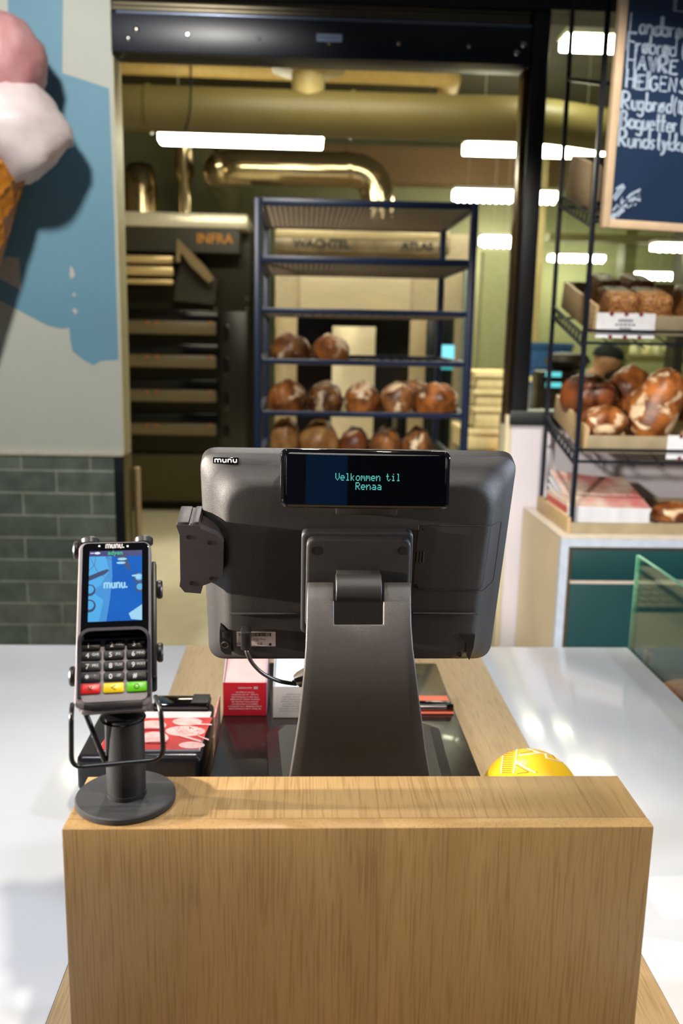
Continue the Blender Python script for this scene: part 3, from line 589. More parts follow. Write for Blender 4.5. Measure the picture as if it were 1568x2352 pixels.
def body_nodes():
    n = [((bx, by, .90), .13, .10)]; e = []
    def add(p, r, par, r2=None): n.append((V(p), r, r2 or r)); e.append((par, len(n)-1)); return len(n)-1
    s1 = add((bx+.06, by, 1.06), .125, 0, .105); s2 = add((bx+.16, by, 1.20), .15, s1, .11); nk = add((bx+.29, by, 1.31), .06, s2)
    hd = add((hc.x-.06, by, hc.z-.10), .075, nk); h2 = add((hc.x, by, hc.z-.01), .135, hd, .115); add((hc.x+.003, by, hc.z+.075), .11, h2, .1)
    for s in (-1, 1):
        hp = add((bx, by+s*.09, .84), .09, 0); kn = add((bx+.03, by+s*.1, .47), .062, hp); an = add((bx-.01, by+s*.1, .09), .042, kn); hl = add((bx+.02, by+s*.1, .045), .042, an); add((bx+.15, by+s*.11, .035), .035, hl)
        sh = add((bx+.19, by+s*.17, 1.24), .062, s2); el = add((bx+.26, by+s*.25, .98), .046, sh); wr = add((bx+.46, by+s*.18, .93), .028, el)
        pm = add((bx+.52, by+s*.165, .92), .03, wr, .018); p2 = add((bx+.555, by+s*.16, .915), .034, pm, .016)
        for k in range(4):
            o_y = (k-1.5)*.02; l = (.06, .075, .07, .055)[k]
            f1 = add((bx+.575+l*.3, by+s*.16+o_y, .908), .0095, p2); add((bx+.575+l, by+s*.16+o_y*1.1, .885), .0085, f1)
        th = add((bx+.535, by+s*.125, .905), .011, pm); add((bx+.57, by+s*.11, .89), .0095, th)
    return n, e
n, e = body_nodes(); skin('body', n, e, SKIN, t)
sh = [((bx-.005, by, .84), .175, .14), (V((bx+.06, by, 1.06)), .155, .13), (V((bx+.16, by, 1.20)), .175, .135), (V((bx+.30, by, 1.325)), .098, .098)]
se = [(0, 1), (1, 2), (2, 3)]
for s in (-1, 1):
    k = len(sh); sh += [(V((bx+.19, by+s*.17, 1.24)), .082, .082), (V((bx+.235, by+s*.225, 1.07)), .064, .064)]; se += [(2, k), (k, k+1)]
skin('shirt', sh, se, SHIRT, t)
tr = [(V((bx, by, .88)), .15, .12)]; te = []
for s in (-1, 1):
    k = len(tr); tr += [(V((bx, by+s*.095, .80)), .105, .1), (V((bx+.03, by+s*.1, .47)), .08, .08), (V((bx-.01, by+s*.1, .1)), .065, .065)]; te += [(0, k), (k, k+1), (k+1, k+2)]
skin('trousers', tr, te, mat('dark_trousers', (30, 30, 34), .8), t)
for s in (-1, 1):
    b = MB(); b.box(bx-.07, bx+.2, by+s*.105-.05, by+s*.105+.05, 0, .085, .03); b.build('shoe', mat('dark_shoe', (24, 22, 22), .5), t)
Mh = Matrix.Translation(hc) @ Matrix.Rotation(math.radians(10), 4, 'Y')   # head tipped forward, looking to +X and down
def ell(cx, cy, cz, rx, ry, rz, M=Mh, n=20, zmin=-1):
    b = MB(); prof = []
    loops = []
    for j in range(1, 14):
        ph = math.pi*j/14-math.pi/2
        z = max(zmin, math.sin(ph))
        loops.append([V((cx+rx*math.cos(ph)*math.cos(k*2*math.pi/n), cy+ry*math.cos(ph)*math.sin(k*2*math.pi/n), cz+rz*z)) for k in range(n)])
    b.loft(loops, M); return b
b = ell(-.005, 0, .05, .118, .104, .09, zmin=-.2); b.lathe([(.06, .0), (.075, .004), (.06, .008)], 20, Mh @ Matrix.Translation((.09, 0, .034))); b.build('cap', mat('dark_cap', (26, 34, 30), .8), t, smooth=60)
ell(.03, 0, -.082, .095, .113, .055).build('beard', mat('dark_beard', (54, 34, 22), .9, bump=.6, bscale=300), t, smooth=60)
b = ell(.118, 0, -.022, .024, .015, .028); b.build('nose', SKIN, t, smooth=60)
for s in (-1, 1):
    ell(-.01, s*.102, -.012, .022, .012, .034).build('ear', SKIN, t, smooth=60)
    ell(.099, s*.036, .006, .012, .013, .009).build('eye', mat('eye_dark', (40, 30, 26), .3), t, smooth=60)
ell(.120, 0, -.066, .008, .022, .006).build('mouth', mat('lips', (150, 84, 74), .5), t, smooth=60)
# ------------------------------------------------------------------ bread counter right: cabinet, rack, trays
CX, CYF, CZ = .868, 2.885, .945
t = thing('base_cabinet', (1.6, 3.15, 0), 'cream sided cabinet with pale blue frame and dark teal doors, right rear', 'cabinet')
b = MB(); b.box(CX+.001, 2.4, CYF+.02, YW-.03, .0, CZ-.0064); b.build('body', mat('cream_side_panel', (222, 204, 174), .5, scale=3), t)
PB = mat('pale_blue_frame', (196, 208, 228), .45)
b = MB(); b.box(CX, 2.4, CYF-.0, YW-.031, CZ-.006, CZ, .001); b.build('cabinet_top', mat('cream_stone_top', (214, 204, 190), .3), t)
b = MB(); b.box(CX, CX+.028, CYF, CYF+.0195, .0, CZ-.0064); b.box(CX+.0285, 2.4, CYF, CYF+.0195, CZ-.034, CZ-.0064); b.build('front_frame', PB, t)
TEAL = mat('teal_door', (22, 66, 70), .45, scale=4)
BRZ = mat('bronze_edge', (110, 90, 66), .4, .4)
b = MB(); b.box(CX+.029, 2.4, CYF+.008, CYF+.0195, .05, CZ-.0345); b.build('inner_frame', BRZ, t)
zg = P(1380, 1337, Y=CYF).z
for i, (xa, xb) in enumerate(((CX+.04, 1.62), (1.64, 2.39))):
    b = MB(); b.box(xa, xb, CYF-.004, CYF+.0075, zg+.006, CZ-.044, .002); b.build('drawer', TEAL, t)
    b = MB(); b.box(xa, xb, CYF-.004, CYF+.0075, .06, zg-.006, .002); b.build('door', TEAL, t)
    b = MB(); b.box(xa, xb, CYF-.001, CYF+.0075, zg-.0055, zg+.0055); b.build('finger_groove', mat('light_groove', (214, 200, 190), .35), t)
# black steel shelf frame standing on the cabinet
PX0, PX1, PYF, PYR = .918, 2.12, 2.95, 3.35
t = thing('bread_shelf', (1.5, 3.15, CZ), 'black wrought steel shelf frame holding bread trays on the cabinet', 'shelf')
for x in (PX0, PX1):
    for y in (PYF, PYR):
        b = MB(); b.box(x-.007, x+.007, y-.007, y+.007, CZ+.0005, 3.05); b.build('post', NAVY, t)
LV = [(2.097, 1.985, 'x'), (1.707, 1.606, 'y'), (1.302, 1.215, 'z')]
SLOPE = [math.atan2(r-f, PYR-PYF) for r, f, _ in LV]
for zr, zf in ((2.489, 2.378), (2.87, 2.76)):
    for x in (PX0, PX1): b = MB(); b.tube([(x, PYF+.0075, zf), (x, PYR-.0075, zr)], .007, 8); b.build('rung', NAVY, t)
for zr, zf, _ in LV:
    for x in (PX0, PX1):
        b = MB()
        for dz in (0, .035):
            p, q = V((x, PYR-.007, zr-dz)), V((x, PYF+.007, zf-dz)); b.tube([p, q], .006, 8)
        for k in range(9):
            tt = (k+.5)/9; p = V((x, PYR-.007, zr)).lerp(V((x, PYF+.007, zf)), tt); b.cyl(p+V((0, 0, .004)), p-V((0, 0, .04)), .004, n=6)
        b.build('side_rail', NAVY, t)
    b = MB()
    for dz in (.018, -.022): b.box(PX0, PX1, PYF-.016, PYF-.0075, zf+dz-.0045, zf+dz+.0045)
    b.box(PX0, PX1, PYR-.004, PYR+.004, zr-.04, zr-.032); b.build('front_rail', NAVY, t)
    b = MB()
    for k in range(1, 12):
        x = PX0+(PX1-PX0)*k/12; b.tube([(x, PYR-.004, zr-.036), (x, PYF-.002, zf-.036)], .003, 6)
    b.build('cross_wires', NAVY, t)
for zz in (1.978, 2.02, 2.375): b = MB(); b.box(PX0+.0075, PX0+.03, PYF-.006, PYF+.006, zz-.006, zz+.006); b.build('hook', NAVY, t)
def tray(i, x0, x1, label, hz=.088):
    if i is None: z0, sl, y0, y1 = CZ+.001, 0, PYF-.015, PYR-.01; M = Matrix.Translation((0, y0, z0)); ln = y1-y0
    else:
        zr, zf, _ = LV[i]; sl = SLOPE[i]; M = Matrix.Translation((0, PYF+.012, zf+.004)) @ Matrix.Rotation(sl, 4, 'X'); ln = .40
    t = thing('bread_tray', M @ V(((x0+x1)/2, ln/2, 0)), label, 'tray', 'wooden bread trays'); w = .012
    b = MB(); b.box(x0+w, x1-w, w, ln-w, 0, w*.7, 0, M); b.build('bottom', PALEWOOD, t)
    for a in ((x0, x0+w, 0, ln), (x1-w, x1, 0, ln)): b = MB(); b.box(*a, 0, hz, .002, M); b.build('side_board', PALEWOOD, t)
    for a in ((x0+w, x1-w, 0, w), (x0+w, x1-w, ln-w, ln)): b = MB(); b.box(*a, 0, hz*(.68 if a[2] == 0 else 1), .002, M); b.build('end_board', mat('grey_tray_wood', (160, 146, 118), .55, var=.1, scale=14), t)
    return M
tray(0, .935, 1.55, 'empty wooden tray on the top shelf rail, half behind the chalkboard', .14)
M2 = tray(1, .945, 1.62, 'wooden tray holding the seeded tin loaves', .095)
M3 = tray(2, .945, 1.70, 'wooden tray heaped with the big dark loaves', .088)
M4 = tray(None, .90, 1.70, 'flat wooden tray on the cabinet holding the magazines', .055)
def put(M, x, y, z): return M @ V((x, y, z))
def tin(px0, px1, y, seed, label, z=.01, hz=.115):
    p0, p1 = P(px0, 680, Y=PYF+y), P(px1, 680, Y=PYF+y); w = (p1.x-p0.x)/2; q = put(M2, (p0.x+p1.x)/2, y, z)
    loaf('tin_loaf', CR5, q, w, .085, hz/2, seed, label, 'seeded tin loaves', (SLOPE[1], 0, 0), False, .05, True)
tin(1378, 1450, .125, 3, 'seeded brown tin loaf, front left of the four')
tin(1452, 1527, .125, 4, 'seeded brown tin loaf, front right of the four')
tin(1352, 1408, .30, 5, 'seeded tin loaf behind, next to the shelf post', hz=.125)
tin(1424, 1482, .30, 6, 'seeded tin loaf behind, between the two front ones', hz=.125)
tin(1556, 1640, .2, 8, 'dark tin loaf at the right edge in the tin loaf tray')
def big(px, py, Y, rx, ry, rz, seed, m, label, rot):
    p = P(px, py, Y=Y); loaf('big_loaf', m, p - Matrix.Rotation(rot[2], 3, 'Z') @ Matrix.Rotation(rot[1], 3, 'Y') @ Matrix.Rotation(rot[0], 3, 'X') @ V((0, 0, rz*.7)), rx, ry, rz, seed, label, 'big crusty loaves', rot)
R_ = math.radians
big(1385, 968, 3.03, .088, .06, .058, 41, CR2, 'small floury loaf lying at the front left of the big loaf tray', (R_(8), R_(-4), R_(6)))
big(1352, 910, 3.18, .105, .075, .085, 42, CR3, 'dark loaf at the left rear, behind the shelf post', (R_(20), 0, R_(-20)))
big(1448, 892, 3.24, .082, .075, .085, 43, CR2, 'brown loaf with a floury mark in the middle rear', (R_(30), R_(-8), R_(12)))
big(1505, 938, 3.07, .082, .085, .15, 44, CR2, 'biggest loaf, tall and standing, with a long floury score', (R_(12), R_(16), R_(20)))
big(1604, 920, 3.16, .09, .08, .1, 45, CR3, 'dark loaf cut by the right edge of the view', (R_(10), 0, 0))
# price cards on the rails
CARD = mat('white_card', (232, 234, 242), .5); BURG = mat('burgundy_print', (110, 26, 44), .5)
def pricecard(x0, y0, x1, y1, label, seed):
    Yc_ = PYF-.0062; a, c = P(x0, y0, Y=Yc_), P(x1, y1, Y=Yc_)
    t = thing('price_card', ((a.x+c.x)/2, Yc_, c.z), label, 'price card', 'white price cards on the shelf rails')
    b = MB(); b.box(a.x, c.x, Yc_, Yc_+.002, c.z, a.z); b.build('card', CARD, t)
    n = 4
    for zz in (a.z-.003, c.z+.003):
        for k in range(n-1):
            b = MB(); b.lathe([(.007, 0), (.007, .001)], 12, Matrix.Translation((a.x+(c.x-a.x)*(k+1)/n, Yc_-.0002, zz)) @ Matrix.Rotation(math.radians(90), 4, 'X')); b.build('scallop_print', BURG, t)
    b = MB(); mx_ = (a.x+c.x)/2
    for r_, ww in enumerate((.05, .07, .04)):
        for k in range(5): b.box(mx_-ww/2+ww*k/5, mx_-ww/2+ww*(k+.75)/5, Yc_-.0012, Yc_-.0002, a.z-.028-r_*.012, a.z-.022-r_*.012+(.003 if r_ == 0 else 0))
    b.build('print_lines', mat('grey_ink', (110, 110, 124), .6), t)
pricecard(1371, 718, 1501, 778, 'white scalloped card hanging in front of the seeded tin loaves', 1)
pricecard(1534, 1000, 1650, 1056, 'white scalloped card under the big loaves at the right edge', 2)
# magazines
def mags():
    x0, x1 = P(1300, 1200, Y=3.0).x, P(1492, 1200, Y=2.97).x; z = CZ+.011; rnd = random.Random(4)
    for k in range(7):
        h = .0095; dx = rnd.uniform(-.003, .003); last = k == 6
        t = thing('magazine', ((x0+x1)/2, 3.1, z), ('bottom magazine of the stack in the flat tray', 'second magazine up in the stack in the flat tray', 'third magazine up in the stack in the flat tray', 'middle magazine of the stack in the flat tray', 'third magazine from the top of the stack', 'second magazine from the top of the stack', 'top magazine of the stack, pale red cover, curling up')[k], 'magazine', 'magazine stack in the flat tray')
        nx = 14; top = []; bot = []
        b = MB(); loopsA = []
        for i in range(nx+1):
            u = i/nx; x = x0+dx+(x1-x0)*u; lift = .045*(k/6)*(1-u)**2*.6; yl = .08*(k/6)
            loopsA.append([V((x, 2.975, z+lift*.3)), V((x, 3.26, z+lift+yl*.8)), V((x, 3.26, z+lift+yl*.8+h)), V((x, 2.975, z+lift*.3+h))])
        b.loft(loopsA); b.build('pages', mat('page_white', (224, 228, 238), .6), t)
        if k in (2, 6):
            b = MB(); lp = []
            for i in range(nx+1):
                u = i/nx; x = x0+dx+(x1-x0)*u; lift = .045*(k/6)*(1-u)**2*.6; yl = .08*(k/6)
                lp.append([V((x, 2.975+.285*j/5, z+lift*.3+(lift*.7+yl*.8)*j/5+h+.0006)) for j in range(6)])
            cm = mat('cover_cream_red', (236, 222, 206), .4, scale=12, col2=(214, 130, 130)); b.loft(lp, closed=False); b.build('cover', cm, t)
        b = MB(); b.box(x0+dx-.003, x0+dx-.0003, 2.99, 3.24, z+.0135*(k/6), z+h+.034*(k/6), .0); b.build('spine', mat('spine_red', (206, 92, 84), .5) if k in (1, 2, 4) else mat('spine_cream', (236, 214, 196), .5), t)
        z += h+.0007
mags()
b = MB(); 
big(1545, 1176, 3.08, .085, .07, .04, 51, CR2, 'loaf lying on paper in the flat tray beside the magazines', (0, 0, R_(15)))
b.box(P(1503, 1200, Y=3.0).x, 1.44, 2.99, 3.2, CZ+.009, CZ+.0115, 0); b.build('paper_sheet', mat('white_paper', (234, 228, 222), .6), label='white paper sheet under the loaf in the flat tray', cat='paper')
# ------------------------------------------------------------------ chalkboard
YB = 2.80; TH = math.radians(.5); YA = math.radians(11)
_bx = V((math.cos(YA)*math.cos(TH), math.sin(YA)*math.cos(TH), -math.sin(TH)))
BF = Frame(P(1381, 522, Y=YB), _bx, V((math.sin(TH), 0, math.cos(TH)))-_bx*_bx.dot(V((math.sin(TH), 0, math.cos(TH))))); MBd = BF.M()
def board(px, py): return BF.L(px, py, 0)
t = thing('chalkboard', BF.o, 'dark blue chalkboard in a pale wood frame listing breads, upper right', 'chalkboard')
fw = .025; bw, bh = .62, .86
b = MB(); b.box(fw, bw-fw, fw, bh-fw, -.012, -.004, 0, MBd); b.build('board', mat('slate_blue', (30, 52, 84), .45, scale=4, var=.12), t)
b = MB(); b.box(0, fw, 0, bh, -.018, .006, .002, MBd); b.box(bw-fw, bw, 0, bh, -.018, .006, .002, MBd); b.box(fw, bw-fw, 0, fw, -.018, .0055, .002, MBd); b.box(fw, bw-fw, bh-fw, bh, -.018, .0055, .002, MBd)
b.build('frame', mat('pale_frame_wood', (224, 196, 164), .5, scale=20), t)
def arc(cx, cy, rx, ry, a0, a1, n=8): return [(cx+rx*math.cos(math.radians(a0+(a1-a0)*k/n)), cy+ry*math.sin(math.radians(a0+(a1-a0)*k/n))) for k in range(n+1)]
G = {'L': (.62, [[(0, 1), (0, 0), (.55, 0)]]), 'F': (.6, [[(0, 1), (0, 0)], [(0, 1), (.5, 1)], [(0, .55), (.38, .55)]]), 'H': (.72, [[(0, 1), (0, 0)], [(.55, 1), (.55, 0)], [(0, .5), (.55, .5)]]),
 'A': (.62, [[(0, 0), (.25, .8), (.5, 0)], [(.1, .3), (.4, .3)]]), 'V': (.62, [[(0, .85), (.25, 0), (.52, .85)]]), 'R': (.66, [[(0, 0), (0, .95)], [(0, .95)]+arc(.22, .7, .26, .24, 90, -90)+[(.05, .46), (.52, 0)]]),
 'E': (.58, [[(.45, .75), (0, .75), (0, 0), (.5, 0)], [(0, .4), (.36, .4)]]), 'G': (.62, [arc(.27, .36, .27, .38, 50, 330)+[(.5, .34), (.3, .34)]]), 'N': (.64, [[(0, 0), (0, .75), (.45, 0), (.45, .75)]]), 'S': (.56, [[(.42, .68), (.25, .76), (.06, .6), (.22, .4), (.42, .2), (.22, 0), (0, .1)]]),
 'B': (.62, [[(0, 0), (0, .95)], [(0, .95)]+arc(.18, .72, .22, .22, 90, -90)+arc(.2, .25, .27, .25, 90, -90)+[(0, 0)]]),
 'l': (.2, [[(.08, 1), (.08, 0)]]), 'a': (.5, [arc(.2, .24, .2, .25, 40, 330), [(.4, .48), (.4, 0)]]), 'n': (.5, [[(0, .5), (0, 0)], [(0, .3)]+arc(.2, .26, .19, .22, 150, 0)+[(.4, 0)]]),
 'd': (.52, [arc(.2, .24, .2, .25, 40, 330), [(.4, 1), (.4, 0)]]), 'b': (.5, [[(0, 1), (0, 0)], arc(.2, .24, .2, .25, 150, -150)]), 'r': (.38, [[(0, .5), (0, 0)], [(0, .3), (.12, .46), (.3, .48)]]),
 'o': (.5, [arc(.2, .24, .2, .24, 0, 360, 12)]), 'ø': (.52, [arc(.2, .24, .2, .24, 0, 360, 12), [(.02, -.02), (.4, .52)]]), 'e': (.48, [[(.02, .26), (.4, .26)]+arc(.2, .24, .2, .25, 10, 320, 10)]),
 'u': (.48, [[(0, .5)]+arc(.18, .2, .18, .2, 180, 350)+[(.37, .5)], [(.37, .5), (.37, 0)]]), 'g': (.5, [arc(.2, .24, .2, .24, 40, 330), [(.4, .48), (.4, -.2)]+arc(.2, -.18, .2, .16, 0, -160)]), 'y': (.48, [[(0, .5), (.18, .05)], [(.38, .5), (.18, -.1), (.02, -.3)]]),
 't': (.36, [[(.14, .95), (.14, .05), (.28, 0)], [(0, .55), (.3, .55)]]), 'k': (.46, [[(0, 1), (0, 0)], [(.34, .5), (0, .2), (.36, 0)]]), 's': (.42, [[(.32, .44), (.16, .5), (.03, .38), (.3, .14), (.16, 0), (0, .06)]]), 'i': (.2, [[(.06, .5), (.06, 0)]]),
 '(': (.3, [arc(.3, .38, .26, .6, 120, 240)]), '1': (.28, [[(0, .6), (.12, .75), (.12, 0)]]), '0': (.46, [arc(.2, .36, .2, .38, 0, 360, 12)]), '8': (.46, [arc(.2, .55, .16, .18, -90, 270, 10), arc(.2, .18, .2, .19, 90, 450, 10)]), ' ': (.3, [])}
CHALK = mat('chalk', (176, 196, 220), .9, scale=300, var=.3)
def stroke(b, s, x0, y0, h, M, w, z, rnd=None, k=1, ws=1.0):
    x = x0
    for ch in s:
        adv, ls = G[ch]
        for l in ls:
            for rep in range(k):
                dx, dy = (rnd.uniform(-.05, .05)*h+(rep*.075*h), rnd.uniform(-.03, .03)*h) if rnd else (0, 0)
                pts = [(x+p[0]*h*ws+dx, y0+p[1]*h+dy) for p in l]
                b.ribbon(pts, w*(1 if not rnd else rnd.uniform(.8, 1.1)), z+.00004*rep, M)
        x += adv*h*ws*1.12
    return x
rnd = random.Random(2)
for s, px, py, hpx, ws in (('Landbrød', 1446, 73, 37, .86), ('Frøbrød (', 1441, 116, 36, .86), ('HAVRE', 1438, 157, 35, 1.0), ('HElGENS', 1436, 200, 37, .92), ('Rugbrød(100', 1427, 248, 36, .86), ('Baguetter (8', 1424, 292, 36, .82), ('Rundstykker', 1421, 335, 36, .86), ('L', 1546, 22, 60, 1.0)):
    q = board(px, py); h = hpx*YB*1.03/F; b = MB(); stroke(b, s, q.x, q.y, h, MBd, .0048, -.0036, rnd, 2, ws); b.build('chalk_lettering', CHALK, t, smooth=0)
b = MB()
for i in range(60):   # chalk ear of grain, lower left corner
    u = rnd.random(); cx, cy = 1402+u*62+rnd.gauss(0, 5), 505-u*62+rnd.gauss(0, 6)
    if u > .5: cx += rnd.gauss(0, 6)
    q = board(cx, cy); r_ = .006*(1-u*.7)*rnd.uniform(.6, 1.2); a0 = rnd.random()*3
    if q.x < fw+.004: continue
    b.poly([MBd @ V((q.x+r_*1.6*math.cos(a)*math.cos(.8)-r_*.7*math.sin(a)*math.sin(.8), q.y+r_*1.6*math.cos(a)*math.sin(.8)+r_*.7*math.sin(a)*math.cos(.8), -.0036+i*.00002)) for a in [k*math.pi/4 for k in range(8)]])
for pts in ([(1401, 480), (1408, 455), (1422, 436), (1434, 424)], [(1404, 484), (1412, 460), (1426, 442), (1436, 428)], [(1399, 470), (1403, 448), (1415, 434), (1432, 423)], [(1440, 455), (1455, 444), (1472, 434)], [(1444, 462), (1458, 456), (1472, 460)]):
    b.ribbon([board(*p) for p in pts if board(*p).x > fw+.004], .006, -.0034, MBd)
b.build('grain_drawing', CHALK, t, smooth=0)
# ------------------------------------------------------------------ ice cream cone sculpture on the left wall
Yk = 3.26
def k_(x, y): return P(x, y, Y=Yk)
t = thing('ice_cream_sculpture', (k_(-20, 400).x, Yk, k_(0, 780).z), 'giant ice cream cone sculpture with pink and white scoops on the wall', 'sculpture')
top, tip = k_(-30, 372), k_(-62, 790)
ax = (top-tip); q = ax.to_track_quat('Z', 'Y').to_matrix().to_4x4(); q.translation = tip
wf = bpy.data.materials.new('waffle'); wf.use_nodes = True; nt = wf.node_tree; N = nt.nodes; L = nt.links; bs = N['Principled BSDF']; bs.inputs['Roughness'].default_value = .3; bs.inputs['Base Color'].default_value = rgb((190, 120, 36))
MATS['waffle'] = wf
b = MB(); Lk = ax.length; rk = .128
nU, nV = 72, 60; loops = []
for j in range(nV+1):
    v = j/nV; lp = []
    for i in range(nU):
        u = i/nU; g = min(abs(((u*9+v*5) % 1)-.5), abs(((u*9-v*5) % 1)-.5))
        r = (.012+(rk-.012)*v)*(1+(.0 if g > .1 else .05))-(.0 if g > .1 else 0)
        lp.append(V((r*math.cos(2*math.pi*u), r*math.sin(2*math.pi*u), v*Lk)))
    loops.append(lp)
b.loft(loops, q); b.build('waffle_cone', wf, t, smooth=30)
def scoop(nm, m, cx, cy, rx, rz, ry, seed, drip=False):
    c = k_(cx, cy); b = MB(); loops = []; so = V((seed, seed*2, seed*3))
    for j in range(1, 32):
        ph = math.pi*j/32-math.pi/2; lp = []
        for i in range(48):
            th = 2*math.pi*i/48; d = V((math.cos(ph)*math.cos(th), math.cos(ph)*math.sin(th), math.sin(ph)))
            k = 1+.07*noise.noise(d*2+so)+.035*noise.noise(d*7+so)
            z = d.z*rz*k; xx = d.x*rx*k; yy = d.y*ry*k
            if drip: xx *= 1+.16*(-d.z); z += (.03*math.sin(th*3+1) if d.z < -.3 else 0)
            lp.append(V((c.x+xx, c.y+yy, c.z+z)))
        loops.append(lp)
    b.loft(loops); return b.build(nm, m, t, smooth=80)
scoop('white_scoop', mat('white_ice_cream', (226, 206, 206), .45, var=.0, col2=(240, 226, 226), scale=10, bump=.6, bscale=40), 6, 292, .228, .158, .17, 1.3, True)
scoop('pink_scoop', mat('pink_ice_cream', (206, 140, 142), .45, col2=(222, 168, 170), scale=10, bump=.6, bscale=40), 0, 142, .150, .155, .15, 4.1)
b = MB(); b.box(k_(-40, 300).x, k_(-20, 300).x, Yk+.1, YW-.001, k_(0, 320).z, k_(0, 290).z); b.build('wall_bracket', BLKSTEEL, t)
# ------------------------------------------------------------------ shop counter
CT = .85
t = thing('shop_counter', (.05, 1.5, 0), 'shop counter with white worktop and an oak strip inlaid across it', 'counter')
SL, SR = -.2745, .427
b = MB(); b.box(-2.2, SL-.0005, .1, 2.075, CT-.04, CT, .002); b.build('worktop', WQ, t)
b = MB(); b.box(SR+.0005, .808, .1, 2.075, CT-.04, CT, .002); b.build('worktop', WQ, t)
b = MB(); b.box(SL, SR, .1, 2.075, CT-.04, CT+.0002); b.build('oak_inlay', OAKY, t)
b = MB(); b.box(-2.18, .806, .14, 2.05, 0, CT-.0405); b.build('counter_body', mat('counter_front', (200, 196, 190), .5), t)
# glass display case at the right
GL = pane_mat('case_glass', (240, 248, 242), 1.5); GE = mat('glass_edge', (120, 196, 168), .1, coat=.5)
GY = 2.075; gz = 1.085
t = thing('display_case', (1.3, 1.5, 0), 'glass display case with pastry along the right edge of the counter', 'display case')
b = MB(); b.box(.812, 1.75, .3, GY, 0, .74); b.build('case_body', mat('case_base', (150, 144, 140), .5), t)
b = MB(); b.box(.8125, .8205, .3, GY, .741, gz-.003); b.build('side_pane', GL, t)
b = MB(); b.box(.8125, .8205, .3, GY, gz-.0028, gz, .0); b.box(.8120, .8210, GY+.0002, GY+.003, .741, gz); b.build('pane_edge', GE, t)
b = MB(); b.box(.822, 1.75, GY-.010, GY-.002, .741, gz-.06); b.build('end_pane', GL, t)
b = MB(); b.box(.823, 1.74, .32, GY-.012, .790, .796); b.build('glass_shelf', GL, t)
b = MB(); b.box(.823, 1.74, .32, GY-.012, .7415, .748, .0); b.build('deck', mat('case_deck', (206, 202, 206), .3), t)
b = MB(); q = P(1488, 1505, Y=2.02); b.box(q.x-.008, q.x+.010, 2.01, 2.03, q.z-.022, q.z+.022, .003); b.build('clamp', CHROME, t)
b = MB(); b.box(.823, 1.74, 1.955, 1.963, .7965, .803); b.build('rail', CHROME, t)
PAST = crust('pastry_orange', (180, 96, 40), (226, 150, 84), 0, 30)
q = P(1560, 1562, Y=1.86)
loaf('pastry', PAST, (q.x+.02, 1.86, .7965), .075, .055, .03, 61, 'orange flaky pastry on the shelf inside the glass case', None, gash=False)
# ------------------------------------------------------------------ oak screen in front of the till
BX0, BX1, BY0, BY1, BZ = -.2162, .3338, .7525, .852, 1.151
t = thing('till_screen', ((BX0+BX1)/2, .80, CT), 'oak veneered box screen standing on the counter before the till', 'counter screen')
b = MB(); b.box(BX0, BX1, BY0, BY0+.018, CT+.001, BZ, .0018); b.build('front_panel', OAKZ, t, smooth=30)
b = MB(); b.box(BX0+.0005, BX1-.0005, BY0+.0182, BY1, BZ-.018, BZ-.0003, .0012); b.build('top_panel', OAKT, t, smooth=30)
for x in (BX0, BX1-.018): b = MB(); b.box(x, x+.018, BY0+.0185, BY1, CT+.001, BZ-.0185); b.build('side_panel', OAKZ, t)
# ------------------------------------------------------------------ cash drawer and things on it
DZ = .95; DX0, DX1, DY0, DY1 = -.134, .2745, 1.0, 1.70
t = thing('cash_drawer', ((DX0+DX1)/2, 1.35, CT), 'black steel cash drawer lying under the till monitor', 'cash drawer')
b = MB(); b.box(DX0+.003, DX1-.003, DY0+.02, DY1, CT+.008, DZ-.0122, .003); b.build('body', BLK2, t)
b = MB(); b.box(DX0, DX1, DY0+.01, DY1+.003, DZ-.012, DZ, .004); b.build('top_cover', mat('glossy_drawer_top', (34, 26, 25), .2, bump=.05, bscale=900, coat=.25), t)
for x in (DX0+.04, DX1-.04):
    for y in (DY0+.06, DY1-.06): b = MB(); b.cyl((x, y, CT+.0004), (x, y, CT+.008), .012, n=16); b.build('rubber_foot', DARK, t)
b = MB(); b.box(DX0+.004, DX1-.004, DY1, DY1+.012, CT+.012, DZ-.016, .003); b.build('drawer_front', BLK2, t)
